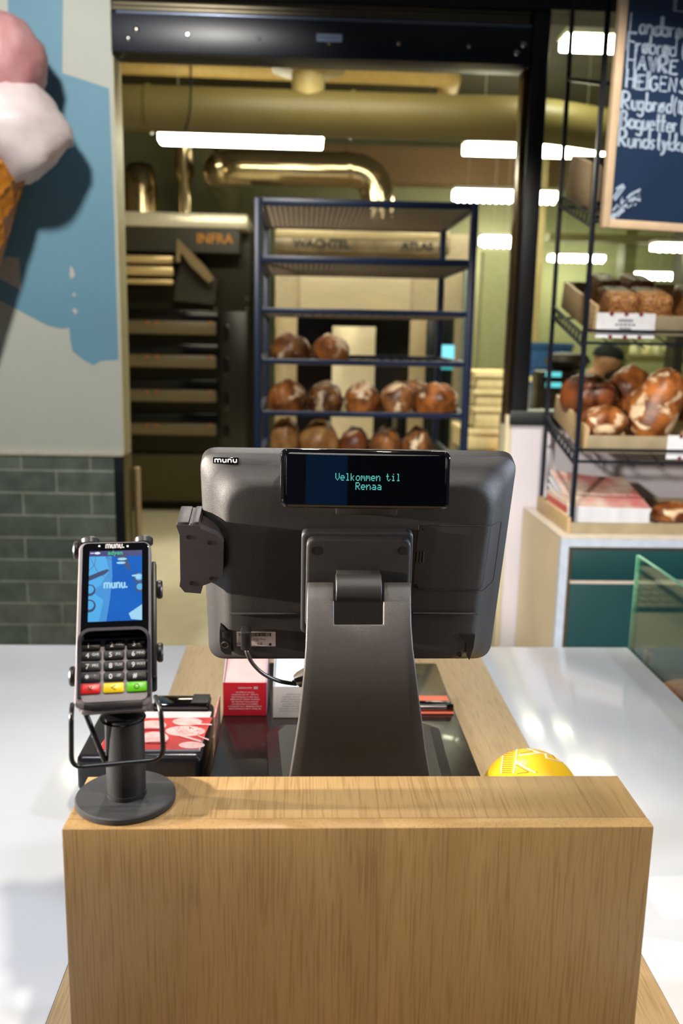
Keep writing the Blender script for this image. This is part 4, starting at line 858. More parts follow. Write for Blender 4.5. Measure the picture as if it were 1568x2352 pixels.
def card_box(x0, x1, z1, y, dep, mfront, mflap, mside, label, lines, seed, crest):
    t = thing('card_box', ((x0+x1)/2, y+dep/2, DZ), label, 'box', 'small card boxes on the cash drawer')
    zz = DZ+.0008; w = .0012
    b = MB(); b.box(x0, x1, y, y+w, zz, z1, .0005); fr = b.build('front_panel', mfront, t)
    for x in (x0, x1-w):
        b = MB(); b.prism([(y+w, zz), (y+dep, zz), (y+dep, z1+.032), (y+dep*.6, z1+.030), (y+w, z1)], x, x+w, Matrix(((0, 0, 1, 0), (1, 0, 0, 0), (0, 1, 0, 0), (0, 0, 0, 1)))); b.build('side_panel', mside, t)
    b = MB(); b.box(x0+w, x1-w, y+dep-w, y+dep, zz, z1+.036); b.build('back_panel', mflap, t)
    b = MB(); b.box(x0+w, x1-w, y+w, y+dep-w, zz, zz+.001); b.build('bottom', mside, t)
    b = MB(); th = math.atan2(.026, dep-.006); b.box(x0+w*2, x1-w*2, 0, dep-.006, -.001, 0, 0, Matrix.Translation((0, y+w+.001, z1-.004)) @ Matrix.Rotation(th, 4, 'X')); b.build('inner_flap', mflap, t)
    ink, sz = lines[0], .0034; b = MB(); Mt = Matrix.Translation(((x0+x1)/2, y-.0003, 0)) @ Matrix.Rotation(math.radians(90), 4, 'X') @ Matrix.Rotation(math.pi, 4, 'Z')
    for k, ln in enumerate(lines[1]):
        zc = zz+.0125+k*.0043 if len(ln) > 12 else z1-.0095
        b.text(ln, sz if len(ln) > 12 else .0040, Matrix.Translation((0, 0, zc)) @ Mt)
    b.build('printed_text', ink, fr, smooth=0)
    if crest:
        b = MB(); cx = x1-.0185; cz = z1-.0095
        for k in (-1, 0, 1): b.lathe([(.0013, 0), (.0013, .0002)], 8, Matrix.Translation((cx+k*.0022, y-.0002, cz+.0008)) @ Matrix.Rotation(math.radians(90), 4, 'X'))
        b.box(cx-.0033, cx+.0033, y-.0004, y-.0002, cz-.0018, cz+.0008); b.build('crest', ink, fr)
rx0 = P(512, 1600, Y=1.445).x; rx1_ = P(612, 1600, Y=1.445).x; rz1 = P(560, 1568, Y=1.445).z
txt = ['Har Hansen er det en fornøyelse nesten', 'perfekte bestillinger. Vi har også fått ta vi', 'integrert m en solid kompetanse', 'innovativ IT-sats, partnering, sikk', 'ambisjoner, arbeider og Teknologier', 'Vi har maks m de flinkeste kodere', 'Løsninger - yte med solid lettvint', 'Pulsverk om legesenter']
card_box(rx0, rx1_, rz1, 1.4455, .12, RED, mat('pink_inside', (244, 190, 186), .6), mat('lavender_side', (222, 210, 226), .6), 'red cardboard box with white upside-down text and pink inside', (WHITE, txt+['KAI HANSEN']), 1, True)
wx0 = P(627, 1600, Y=1.437).x; wz1 = P(680, 1577, Y=1.437).z
card_box(wx0, wx0+.076, wz1, 1.437, .12, mat('grey_white_card', (212, 202, 198), .6), mat('white_blue_inside', (214, 230, 240), .6), mat('white_side', (226, 230, 240), .6), 'white cardboard box with grey upside-down text beside the red box', (mat('faint_grey_ink', (160, 152, 150), .6), txt), 2, False)
q0, q1 = P(905, 1650, Y=1.452), P(1042, 1653, Y=1.452)
b = MB(); b.box(q0.x, q1.x, 1.4525, 1.53, DZ+.0005, P(1000, 1638, Y=1.4525).z, .0008); o = b.build('flat_box', mat('salmon_card', (226, 110, 84), .5), label='flat salmon coloured card packet lying right of the monitor stand', cat='packet')
fz = P(1000, 1638, Y=1.4525).z
t = thing('marker_pen', (q1.x-.05, 1.463, fz), 'black and silver marker pen lying on the salmon packet', 'pen')
b = MB(); b.cyl((q0.x+.0, 1.463, fz+.0063), (q1.x-.012, 1.463, fz+.0063), .0058, n=18, bev=.001); b.build('barrel', mat('pen_barrel', (120, 116, 116), .2, .7), t)
b = MB(); b.cyl((q1.x-.0118, 1.463, fz+.0063), (q1.x, 1.463, fz+.0063), .0061, n=18, bev=.001); b.build('cap', GLOSS, t)
b = MB(); b.box(q0.x, q1.x-.002, 1.470, 1.484, fz+.0004, fz+.011, .003); b.build('clip_bar', GLOSS, t)
# ------------------------------------------------------------------ receipt printer and leaflets, left
zt_ = .965
a = P(173, 1738, Z=zt_); c = P(492, 1622, Z=zt_)
px0, px1, py0, py1 = a.x, P(462, 1738, Z=zt_).x, a.y, c.y+.0
t = thing('receipt_printer', ((px0+px1)/2, (py0+py1)/2, CT), 'black receipt printer left of the drawer with red leaflets on top', 'printer')
b = MB(); b.box(px0, px1, py0, py1+.02, CT+.055, zt_, .010, seg=4); b.build('cover', mat('printer_black', (34, 32, 34), .25, bump=.08, bscale=900), t)
b = MB(); b.box(px0+.002, px1-.002, py0+.001, py1+.018, CT+.001, CT+.053, .004); lb = b.build('lower_body', BLK2, t)
b = MB(); b.box(px0+.012, px0+.07, py0-.0015, py0+.0009, CT+.012, CT+.043, .001); b.build('front_flap', BLK, lb)
b = MB(); b.box(px0+.09, px1-.004, py1-.028, py1+.012, zt_+.0005, zt_+.016, .005, seg=3); b.build('paper_lid', GLOSS, t)
b = MB(); b.box(px1-.035, px1-.006, py1-.027, py1+.010, zt_+.0163, zt_+.0185, .001); b.build('lid_latch', BLK, t)
for k in range(3):
    b = MB(); q = P(262, 1672+k*11, Z=zt_); b.cyl((q.x, q.y, zt_-.0005), (q.x, q.y, zt_+.002), .006, n=16, bev=.0008); bt = b.build('button', GREYP, t)
    b = MB(); q = P(213, 1692, Z=zt_); 
    if k == 0: b.cyl((q.x, q.y, zt_), (q.x, q.y, zt_+.001), .0016, n=10); b.build('status_lamp', emis('blue_led', (120, 170, 255), 1.5), t)
    else: b.bm.free()
def leaflet(i, label, z):
    x0, x1 = P(225, 1725, Z=zt_).x, P(484, 1646, Z=zt_).x; y0, y1 = P(300, 1727, Z=zt_).y, py1-.031
    t = thing('leaflet', ((x0+x1)/2, y0, z), label, 'leaflet', 'leaflets on the receipt printer')
    b = MB(); sh = .004; pts = [(x0, y0), (P(459, 1727, Z=zt_).x, y0), (x1, y1), (x0+.012, y1)]
    b.prism(pts, z, z+.0008); b.build('sheet', mat('leaflet_white', (236, 222, 220), .5), t)
    if i == 2:
        b = MB(); Z = z+.0011; I = 0
        R2, R3, R4 = mat('leaflet_red', (206, 42, 46), .4, scale=60, var=.1), mat('leaflet_pink', (238, 170, 164), .4, scale=60, var=.1, col2=(246, 206, 200)), mat('leaflet_deep_red', (170, 26, 34), .4)
        def on(poly, zz): return [V((p.x, p.y, zz)) for p in (P(x, y, Z=zt_+.004) for x, y in poly)]
        b.mi = 0; b.poly(on([(226, 1722), (456, 1721), (488, 1648), (268, 1650)], Z))
        b.mi = 1
        for cx, cy, rx, ry in ((430, 1658, 34, 9), (352, 1666, 30, 11), (425, 1680, 46, 12), (355, 1695, 32, 14), (285, 1690, 28, 12), (300, 1660, 24, 8), (440, 1712, 30, 8)):
            b.poly(on([(cx+rx*math.cos(k*.3), cy+ry*math.sin(k*.3)) for k in range(21)], Z+.0002+.00005*cx/100))
        for l in ([(380, 1679), (462, 1702), (462, 1706), (380, 1683)], [(440, 1662), (486, 1664), (486, 1667), (440, 1665)], [(455, 1690), (480, 1699), (479, 1702), (455, 1693)]): b.poly(on(l, Z+.0009))
        b.mi = 2; rnd = random.Random(3)
        for k in range(46):
            x, y = 425+rnd.uniform(-36, 40), 1679+rnd.uniform(-8, 8); b.poly(on([(x-1.3, y), (x, y+.8), (x+1.3, y), (x, y-.8)], Z+.0011))
        for cx, cy, rx, ry in ((350, 1676, 26, 2.2), (360, 1707, 26, 2.0)): b.poly(on([(cx+rx*math.cos(k*.3), cy+ry*math.sin(k*.3)) for k in range(21)], Z+.0010))
        b.build('printed_picture', [R2, R3, R4], t, smooth=0)
z = zt_+.0006
for i, l in enumerate(('bottom leaflet of the little stack on the printer', 'middle leaflet of the little stack on the printer', 'top leaflet on the printer, printed with red and pink sweets')): leaflet(i, l, z); z += .0012
# standing folder edge between printer and drawer
b = MB(); q0 = P(492, 1640, Z=.955); b.box(px1+.006, px1+.0085, py1-.06, py1+.035, CT+.0005, .972); o = b.build('standing_card', mat('red_white_card', (232, 214, 204), .5, col2=(214, 120, 104), scale=30), label='thin red and cream card standing between printer and cash drawer', cat='card')
# ------------------------------------------------------------------ yellow ball with painted tents
ym = mat('yellow_lacquer', (236, 190, 34), .35, var=.05, scale=20)
Rb = V((.0745, .0745, .0745)); bc = P(1217, 1838, Z=CT+.0748); t = thing('yellow_ball', (bc.x, bc.y, CT), 'yellow ball painted with white and red tent outlines behind the oak screen', 'ball')
b = MB(); lp = []
for j in range(1, 30):
    ph = math.pi*j/30-math.pi/2; lp.append([bc+V((Rb.x*math.cos(ph)*math.cos(k*2*math.pi/48), Rb.y*math.cos(ph)*math.sin(k*2*math.pi/48), Rb.z*math.sin(ph))) for k in range(48)])
b.loft(lp); b.build('ball_body', ym, t, smooth=80)
def on_ball(px, py):
    d = ((px-W/2)*RT-(py-H/2)*UP+F*FW).normalized(); o = EYE-bc
    D = V((d.x/Rb.x, d.y/Rb.y, d.z/Rb.z)); O = V((o.x/Rb.x, o.y/Rb.y, o.z/Rb.z)); A, B_, C_ = D.dot(D), 2*D.dot(O), O.dot(O)-1; dis = B_*B_-4*A*C_
    if dis < 0: return None
    return EYE+d*((-B_-math.sqrt(dis))/(2*A))
def ballstroke(b, pts, r):
    P3 = []
    for (x0, y0), (x1, y1) in zip(pts, pts[1:]):
        for k in range(7):
            q = on_ball(x0+(x1-x0)*k/6, y0+(y1-y0)*k/6)
            if q: P3.append(q)
    if len(P3) > 2: b.tube([p for i, p in enumerate(P3) if i == 0 or (p-P3[i-1]).length > 1e-5], r, 6)
def bp_(cx, cy): return (1080+cx/5.807, 1690+cy/5.807)
b = MB()
for l in ([(452, 128), (430, 300), (408, 505)], [(634, 112), (605, 330), (575, 505)], [(636, 118), (760, 175), (930, 232), (640, 262)], [(930, 228), (1010, 245), (1100, 262), (1210, 352), (1015, 298), (1000, 245)], [(600, 340), (740, 430), (870, 490)], [(452, 128), (634, 112)]): ballstroke(b, [bp_(*p) for p in l], .0011)
b.build('painted_white_lines', mat('white_paint', (240, 230, 210), .5), t)
b = MB()
for l in [[(660, 145), (840, 205), (660, 235)], [(610, 390), (780, 485), (620, 505)], [(1090, 258), (1130, 298)]]+list([(455-(y-128)*.1, y), (590-(y-128)*.12, y)] for y in range(155, 500, 28)): ballstroke(b, [bp_(*p) for p in l], .0006)
b.build('painted_red_lines', mat('red_brown_paint', (176, 84, 40), .5), t)
# ------------------------------------------------------------------ till monitor seen from behind
mt, mb = cam_pt(823, 1043, 1.036), cam_pt(803, 1510, 1.165)
MF = Frame((mt+mb)/2, (1, 0, 0), mt-mb); MM = MF.M()
def m_(px, py, z=0): return MF.L(px, py, z)
t = thing('till_monitor', (.09, 1.2, DZ), 'black touch till monitor seen from behind on its stand with customer display', 'monitor')
q = [m_(1190, 1050), m_(457, 1040), m_(480, 1515), m_(1125, 1515)]
def inset(qq, d):
    c = sum(qq, V((0, 0, 0)))/4; return [p+V((-d if p.x > c.x else d, -d if p.y > c.y else d, 0)) for p in qq]
pl = [m_(1133, 1118, .024), m_(518, 1116, .024), m_(528, 1512, .024), m_(1078, 1512, .024)]
def lp_(qq, r, z, n=8): return [V((x, y, z)) for x, y in rquad(qq, r, n)]
mid = [a.lerp(c, .5) for a, c in zip(q, pl)]
b = MB()
b.loft([lp_(inset(q, .004), .016, -.020), lp_(q, .020, -.018), lp_(q, .022, -.004), lp_(inset(q, .0015), .022, .0), lp_([a.lerp(c, .42) for a, c in zip(q, pl)], .03, .0065), lp_([a.lerp(c, .78) for a, c in zip(q, pl)], .034, .0165), lp_([a.lerp(c, .95) for a, c in zip(q, pl)], .036, .0232), lp_(inset(pl, .004), .036, .0246), lp_(inset(pl, .03), .03, .0248)], MM)
hs = b.build('housing', BLK, t, smooth=50)
b = MB(); qi = inset(q, .012); b.loft([lp_(qi, .01, -.0215), lp_(qi, .01, -.0201)], MM); b.build('screen', GLOSS, t)
ZP = .0248
def flat(name, pts, z, th, m, par, bev=0): 
    b = MB(); P2 = [m_(x, y, z) for x, y in pts]; b.prism([(p.x, p.y) for p in P2][::-1], z, z+th, MM, bev); return b.build(name, m, par, smooth=30)
# horizontal ledges and lower recessed zone
for xa, xb in ((526, 690), (946, 1097)):
    b = MB(); p0, p1 = m_(xa, 1414, ZP), m_(xb, 1409, ZP); b.box(p0.x, p1.x, p1.y-.0012, p1.y+.0012, ZP-.001, ZP+.0026, .001, MM); b.build('ledge', BLK, hs)
# service cover with groove, screws and grip ribs
GR = mat('panel_groove', (10, 9, 9), .6)
b = MB(); pts = [m_(x, y, ZP) for x, y in ((962, 1206), (1128, 1208), (1153, 1199), (1134, 1338), (1108, 1357), (950, 1354), (954, 1280), (962, 1206))]
def zsurf(p): 
    e = max(0, p.x-m_(1120, 1250, ZP).x); return ZP+.0004-e*.36
b.tube([MM @ V((p.x, p.y, zsurf(p))) for p in fillet(pts, .004, 3)], .0004, 5); b.build('service_cover_groove', GR, hs)
for x, y in ((970, 1214), (957, 1347), (1056, 1505)):
    b = MB(); p = m_(x, y, ZP); b.lathe([(.0027, ZP-.001), (.0027, ZP+.0008), (.0016, ZP+.0009), (.0014, ZP+.0002)], 16, MM @ Matrix.Translation((p.x, p.y, 0))); b.build('screw', BLK2, hs)
b = MB()
for x in (958, 965, 972): p0, p1 = m_(x, 1268, ZP), m_(x-1, 1292, ZP); b.box(p0.x-.0009, p0.x+.0009, p1.y, p0.y, ZP-.0005, ZP+.0012, .0006, MM)
b.build('grip_ribs', BLK, hs)
# ports, lower left, lower right recess, rating label
RC = DARK
po = [(505, 1441), (522, 1448), (532, 1450), (532, 1500), (517, 1498), (508, 1490), (505, 1470)]
b = MB(); P2 = [m_(x, y, .0225) for x, y in po]; b.prism([(p.x, p.y) for p in P2][::-1], .0, .0262, MM); pr = b.build('port_panel', RC, hs)
b = MB(); p = m_(519, 1457, .026); b.box(p.x-.0042, p.x+.0042, p.y-.0042, p.y+.0042, .0262, .0275, .0006, MM); b.build('power_jack', BLK2, pr)
b = MB(); p = m_(517, 1480, .026); b.lathe([(.0048, .0262), (.0048, .0278), (.0036, .0278), (.0034, .0266)], 24, MM @ Matrix.Translation((p.x, p.y, 0))); b.build('power_button', mat('button_grey', (70, 62, 62), .3), pr)
b = MB(); P2 = [m_(x, y, .02) for x, y in ((1052, 1452), (1089, 1453), (1086, 1480), (1076, 1511), (1070, 1500), (1068, 1470))]; b.prism([(p.x, p.y) for p in P2][::-1], .01, .0256, MM); b.build('cable_recess', RC, hs)
p0, p1 = m_(543, 1451, ZP), m_(633, 1484, ZP)
b = MB(); b.box(p0.x, p1.x, p1.y, p0.y, ZP-.0005, ZP+.0004, 0, MM); lb = b.build('rating_label', mat('silver_pink_label', (190, 170, 164), .4), hs)
rnd = random.Random(9); b = MB(); x = p0.x+.003
while x < p1.x-.006:
    w_ = rnd.choice((.0005, .0008, .0012)); b.box(x, x+w_, p0.y-.0058, p0.y-.0006, ZP+.0004, ZP+.0006, 0, MM); x += w_+rnd.choice((.0004, .0007, .001))
for s_, xx, yy, sz in (('CE', 549, 1478, .0052), ('CE', 597, 1478, .0052), ('Power Rating', 596, 1467, .0028), ('24V', 590, 1471, .0026)):
    p = m_(xx, yy, ZP); b.text(s_, sz, MM @ Matrix.Translation((p.x, p.y, ZP+.0007)))
b.box(m_(606, 1, ZP).x, m_(606, 1, ZP).x+.003, p1.y+.0014, p1.y+.0048, ZP+.0004, ZP+.0006, 0, MM); b.build('printing', GR, lb, smooth=0)
# badge upper left with the maker's wordmark
def wordmark(b, s, x0, y0, h, w, M, z, sx=1.0):
    """rounded letters m u n u in broad strokes; returns the right end"""
    x = x0
    for ch in s:
        if ch == 'm': ls = [[(0, 0), (0, 1)], [(0, .6)]+arc(.42, .55, .42, .4, 180, 0)+[(.84, 0)], [(.84, .6)]+arc(1.26, .55, .42, .4, 180, 0)+[(1.68, 0)]]; adv = 2.25
        elif ch == 'n': ls = [[(0, 0), (0, 1)], [(0, .5)]+arc(.45, .55, .45, .4, 180, 0)+[(.9, 0)]]; adv = 1.5
        elif ch == 'u': ls = [[(0, 1)]+arc(.45, .45, .45, .4, 180, 360)+[(.9, 1)], [(.9, .5), (.9, 0)]]; adv = 1.5
        else: ls = [[(0, .0), (0.0, .3)]]; adv = .4
        for l in ls: b.ribbon([(x+a*h*sx, y0+c*h) for a, c in l], w, z, M)
        x += adv*h*sx
    return x
sl = math.atan2(.0095, .025)
bd0 = m_(518, 1057, .0055); Mb = MM @ Matrix.Translation((bd0.x, bd0.y, .0062)) @ Matrix.Rotation(-.27, 4, 'X')
b = MB(); hw, hh = (m_(548, 1057, .006).x-m_(489, 1057, .006).x)/2, .0036; b.box(-hw, hw, -hh, hh, -.003, .0006, .0004, Mb); bg = b.build('badge', GLOSS, hs)
b = MB(); hL = .0040; tw = (2.25+1.5+1.5+.9)*hL*1.0; wordmark(b, 'munu', -tw/2, -.0020, hL, .0013, Mb, .0008); b.build('lettering', mat('white_letters', (240, 240, 240), .4), bg, smooth=0)
# customer display
CF = Frame(cam_pt(838, 1101, 1.004), (1, 0, 0), (0, .03, 1)); CM = CF.M()
def cd(px, py, z=0): return CF.L(px, py, z)
qd = [cd(1036, 1038), cd(644, 1030), cd(643, 1166), cd(1032, 1171)]
hwid = (qd[0].x-qd[1].x)/2; cxm = (qd[0].x+qd[1].x)/2
def bulge(p, z, kx=.010): return V((p[0], p[1], z+kx*(1-((p[0]-cxm)/hwid)**2)))
def cl(qq, r, z): return [bulge(p, z) for p in rquad(qq, r, 6)]
b = MB()
base = [V((p.x, p.y, -.022)) for p in [V((x, y, 0)) for x, y in rquad(inset(qd, .006), .008, 6)]]
b.loft([base, cl(qd, .009, -.008), cl(qd, .009, -.002), cl(inset(qd, .0012), .0085, -.0004), cl(inset(qd, .004), .008, .0)], CM, caps=False)
# gently arched front glass, meshed so it follows the curve
gi = inset(qd, .004); nx_, ny_ = 40, 8
rows = []
x_l, x_r, y_b, y_t = min(p.x for p in gi), max(p.x for p in gi), min(p.y for p in gi), max(p.y for p in gi)
cds = b.build('customer_display', GLOSS, t, smooth=50)
b = MB(); loops = []
for k in range(49):
    x = x_l+.003+(x_r-x_l-.006)*k/48; loops.append([bulge((x, y_b+.0015+(y_t-y_b-.003)*m/4), .0002) for m in range(5)])
b.loft(loops, CM, closed=False)
b.build('display_glass', mat('display_glass_black', (4, 5, 9), .03, coat=1, var=0), cds, smooth=60)
FONT = {'V': '10001 10001 10001 10001 10001 01010 00100', 'e': '00000 00000 01110 10001 11111 10000 01110', 'l': '01100 00100 00100 00100 00100 00100 01110', 'k': '10000 10000 10010 10100 11000 10100 10010', 'o': '00000 00000 01110 10001 10001 10001 01110', 'm': '00000 00000 11010 10101 10101 10001 10001', 'n': '00000 00000 10110 11001 10001 10001 10001', 't': '01000 01000 11100 01000 01000 01001 00110', 'i': '00100 00000 01100 00100 00100 00100 01110', 'R': '11110 10001 10001 11110 10100 10010 10001', 'a': '00000 00000 01110 00001 01111 10001 01111', ' ': '0'*5}
b = MB()
for s_, xa, xb, ya, yb in (('Velkommen til', 770, 919, 1086, 1105), ('Renaa', 816, 875, 1107, 1125)):
    ncol = len(s_)*6-1; p0, p1 = cd(xa, ya, .008), cd(xb, yb, .008); dx = (p1.x-p0.x)/ncol; dy = (p0.y-p1.y)/7
    for k, ch in enumerate(s_):
        for r_, row in enumerate(FONT[ch].split()):
            for c_2, v in enumerate(row):
                if v == '1' and ch != ' ':
                    x = p0.x+dx*(k*6+c_2+.5); y = p0.y-dy*(r_+.5); z_ = bulge((x, y), .0005).z
                    b.poly([CM @ V((x+sx*dx*.42, y+sy*dy*.42, z_)) for sx, sy in ((-1, -1), (1, -1), (1, 1), (-1, 1))])
b.build('display_text', emis('vfd_cyan', (96, 214, 206), 1.0), cds, smooth=0)
b = MB(); p0 = m_(770, 1120, 0); b.box(m_(770, 1100).x, m_(910, 1100).x, m_(840, 1172).y+.01, m_(840, 1090).y, .02, .034, .002, MM); b.build('display_neck', BLK2, t)
# card reader on the left edge
rp = [(404, 1206), (412, 1228), (414, 1332), (412, 1346), (424, 1360), (461, 1363), (466, 1345), (498, 1333), (512, 1318), (513, 1246), (498, 1229), (460, 1214), (458, 1206)]
b = MB(); P2 = [m_(x, y, .034) for x, y in rp]; b.prism([(p.x, p.y) for p in P2][::-1], -.012, .034, MM, .0018); rd = b.build('card_reader', mat('reader_plastic', (46, 40, 42), .42, bump=.2, bscale=1500), t, smooth=30)
for xa, xb in ((405, 436), (441, 459)):
    p0, p1 = m_(xa, 1206, .034), m_(xb, 1183, .02); b = MB(); b.box(p0.x, p1.x, p0.y-.003, p0.y+.0035, -.010, .0325, .0015, MM); b.build('slot_cheek', mat('reader_plastic', (46, 40, 42), .42), rd)
b = MB(); p0, p1 = m_(436.5, 1206, .034), m_(440.5, 1206, .034); b.box(p0.x, p1.x, p0.y-.003, p0.y+.001, -.010, .032, 0, MM); b.build('card_slot', DARK, rd)
for x, y in ((433, 1233), (481, 1246), (440, 1339), (485, 1328)):
    b = MB(); p = m_(x, y, .034); b.lathe([(.0030, .0338), (.0030, .0343), (.0025, .0343), (.0024, .0338)], 18, MM @ Matrix.Translation((p.x, p.y, 0))); h_ = b.build('screw_hole', BLK2, rd)
    b = MB(); b.lathe([(.0024, .0338), (.0024, .03415)], 18, MM @ Matrix.Translation((p.x, p.y, 0))); b.build('hole', DARK, h_)
# mounting plate, hinge, neck, foot
b = MB(); P2 = [m_(x, y, .030) for x, y in ((948, 1219), (692, 1218), (690, 1450), (940, 1450))]
b.loft([lp_(P2, .008, ZP-.001), lp_(P2, .008, .033), lp_(inset(P2, .0012), .008, .0345), lp_(inset(P2, .004), .008, .0345)], MM); vp = b.build('mount_frame', BLK, t, smooth=50)
P3 = [m_(x, y, .038) for x, y in ((943, 1236), (704, 1234), (700, 1440), (938, 1440))]
b = MB(); b.loft([lp_(P3, .011, .034), lp_(P3, .011, .0405), lp_(inset(P3, .0015), .0105, .042), lp_(inset(P3, .004), .01, .0421)], MM); vp2 = b.build('mount_plate', BLK, t, smooth=50)
for x in (725, 922):
    b = MB(); p = m_(x, 1264, .042); b.lathe([(.0058, .0419), (.0058, .0425), (.005, .0425), (.005, .0419)], 24, MM @ Matrix.Translation((p.x, p.y, 0))); h_ = b.build('mount_hole', BLK2, vp2)
    b = MB(); b.lathe([(.005, .0415), (.005, .04235)], 24, MM @ Matrix.Translation((p.x, p.y, 0))); b.build('hole', DARK, h_)
hx0, hx1 = m_(770, 1360, .055).x, m_(873, 1360, .055).x; hy = m_(820, 1352, .058).y
b = MB(); Mr = MM @ Matrix.Translation((0, hy, .057)) @ Matrix.Rotation(math.radians(90), 4, 'Y')
b.lathe([(.0165, hx0), (.0172, hx0+.0008), (.0172, hx1-.0008), (.0165, hx1)], 32, Mr); b.box(hx0+.001, hx1-.001, hy-.004, hy+.0165, .042, .060, .001, MM); b.box(hx0+.001, hx1-.001, hy-.02, hy, .042, .052, .001, MM); b.build('hinge', BLK, t, smooth=40)
zz_top = (MM @ V((0, m_(820, 1340, .057).y, .060)))
edges = [(1336, 706, 943), (1352, 705, 944), (1380, 704, 944), (1434, 703, 945), (1490, 701, 949), (1540, 698, 955), (1600, 692, 962), (1660, 685, 970), (1720, 676, 977), (1775, 667, 986), (1830, 658, 995)]
prof = [.012, .0, -.008, -.020, -.030, -.032, -.026, -.014, .002, .020, .038]
cols = 11; b = MB(); bm = bmesh.new(); grid = []
fr = (0, .09, .18, .27, .5-.0, .73, .82, .91, 1.0)
for (py, xl, xr), dy in zip(edges, prof):
    row = []; nl, nr = 767-(py-1434)*.05*(py > 1434), 880+(py-1434)*.05*(py > 1434)
    xs = [xl, xl+(nl-xl)*.33, xl+(nl-xl)*.66, nl, (nl+nr)/2, nr, nr+(xr-nr)*.33, nr+(xr-nr)*.66, xr]
    for x in xs: row.append(bm.verts.new(P(x, py, Y=zz_top.y+dy)))
    grid.append(row)
for i in range(len(grid)-1):
    for j in range(8):
        if i < 3 and j in (3, 4): continue
        bm.faces.new((grid[i][j], grid[i+1][j], grid[i+1][j+1], grid[i][j+1]))
bmesh.ops.recalc_face_normals(bm, faces=bm.faces)
if sum((f.normal.y for f in bm.faces)) > 0: bmesh.ops.reverse_faces(bm, faces=bm.faces)
b.bm = bm; nk = b.build('neck', mat('neck_plastic', (62, 58, 56), .38, bump=.25, bscale=1500, scale=300), t, smooth=60)
md = nk.modifiers.new('sol', 'SOLIDIFY'); md.thickness = .012; md.offset = -1
md = nk.modifiers.new('bev', 'BEVEL'); md.width = .002; md.segments = 3; md.limit_method = 'ANGLE'; md.angle_limit = math.radians(50)
fz = DZ+.0008
fp = [(-.054, 1.345), (-.040, 1.372), (.205, 1.385), (.229, 1.365), (.222, 1.15), (.20, 1.07), (-.02, 1.07), (-.040, 1.15)]
b = MB(); cx = .088
b.loft([[V((x, y, fz)) for x, y in fp], [V((x, y, fz+.014)) for x, y in fp], [V((cx+(x-cx)*.86, 1.2+(y-1.2)*.86, fz+.028)) for x, y in fp]]); b.build('foot', mat('foot_plastic', (44, 40, 38), .3, bump=.1, bscale=900), t, smooth=20)
p0, p1 = P(757, 1766, Y=zz_top.y+.028), P(903, 1776, Y=zz_top.y+.032)
# lead from the monitor to the connector beside the neck
b = MB(); cpts = [MM @ m_(565, 1488, .036), MM @ m_(568, 1500, .04)] + [P(x, y, Y=yy) for x, y, yy in ((580, 1524, 1.075), (605, 1548, 1.085), (640, 1564, 1.095), (672, 1570, 1.10), (682, 1570, 1.10))]
b.tube(smoothpts(cpts, 6), .0026, 10); cbl = b.build('lead', mat('lead_rubber', (58, 52, 44), .35), t, smooth=60)
b = MB(); p0, p1 = m_(553, 1447, .036), m_(577, 1489, .036); b.box(p0.x, p1.x, p1.y, p0.y, .026, .042, .002, MM); b.build('plug', BLK2, cbl)
b = MB(); c0 = P(673, 1570, Y=1.10); c1 = P(702, 1553, Y=1.10); d = (c1-c0).normalized(); qd_ = d.to_track_quat('Z', 'Y').to_matrix().to_4x4(); qd_.translation = c0
b.lathe([(.003, 0), (.0042, .001), (.0042, .004), (.009, .006), (.0105, .012), (.0105, .03)], 20, qd_); b.build('connector', mat('connector_grey', (66, 60, 54), .4), cbl, smooth=40)
# ------------------------------------------------------------------ card terminal on its pole stand
TX, TY, TR = -.168, .8046, .0478
t = thing('card_terminal', (TX, TY, BZ), 'grey card payment terminal on a black round pole stand on the oak screen', 'card terminal')
z0 = BZ+.0003
b = MB(); b.lathe([(TR-.001, z0), (TR, z0+.001), (TR, z0+.0055), (TR-.0012, z0+.0068), (.012, z0+.0069)], 64, Matrix.Translation((TX, TY, 0))); b.build('base_plate', POWDER, t, smooth=30)
yaw, tilt = math.radians(8), math.radians(34.85)
xv = V((math.cos(yaw), math.sin(yaw), 0)); yv = V((-math.sin(yaw)*math.sin(tilt), math.cos(yaw)*math.sin(tilt), math.cos(tilt)))
TF = Frame(cam_pt(263.5, 1390.6, .865), xv, yv); TM = TF.M()
def k2(px, py, z=0): return TF.L(px, py, z)
pc = P(287, 1700, Y=TY); pr_ = .0185
_y0 = min((k2(262, 1243).y-(k2(262, 1243).y-k2(258, 1626).y)*k/200 for k in range(201)), key=lambda y: abs((TM @ V((0, y, -.037))).y-(TY-pr_)))
ztop = (TM @ V((0, _y0, -.037))).z; print('POLE', _y0, k2(258, 1626).y, ztop)
zc0 = P(287, 1672, Y=TY-pr_).z
b = MB(); b.lathe([(pr_, z0+.0072), (pr_, zc0+.004)], 40, Matrix.Translation((pc.x, TY, 0))); b.lathe([(pr_+.0006, z0+.0071), (pr_+.0006, z0+.011), (pr_, z0+.0112)], 40, Matrix.Translation((pc.x, TY, 0))); b.build('pole', mat('pole_black', (27, 26, 27), .38, bump=.3, bscale=1800, scale=500), t, smooth=30)
b = MB(); lps = []
for r_, z_ in ((pr_+.0004, zc0), (pr_+.0028, zc0+.001), (pr_+.0028, None)):
    lp = []
    for k in range(40):
        x, y = pc.x-.001+r_*math.cos(k*math.pi/20), TY+r_*math.sin(k*math.pi/20)
        zz = z_ if z_ is not None else TF.o.z+(-.0365-(x-TF.o.x)*TF.z.x-(y-TF.o.y)*TF.z.y)/TF.z.z
        lp.append(V((x, y, max(zz, zc0+.002))))
    lps.append(lp)
b.loft(lps); b.build('collar', BLK2, t, smooth=30)
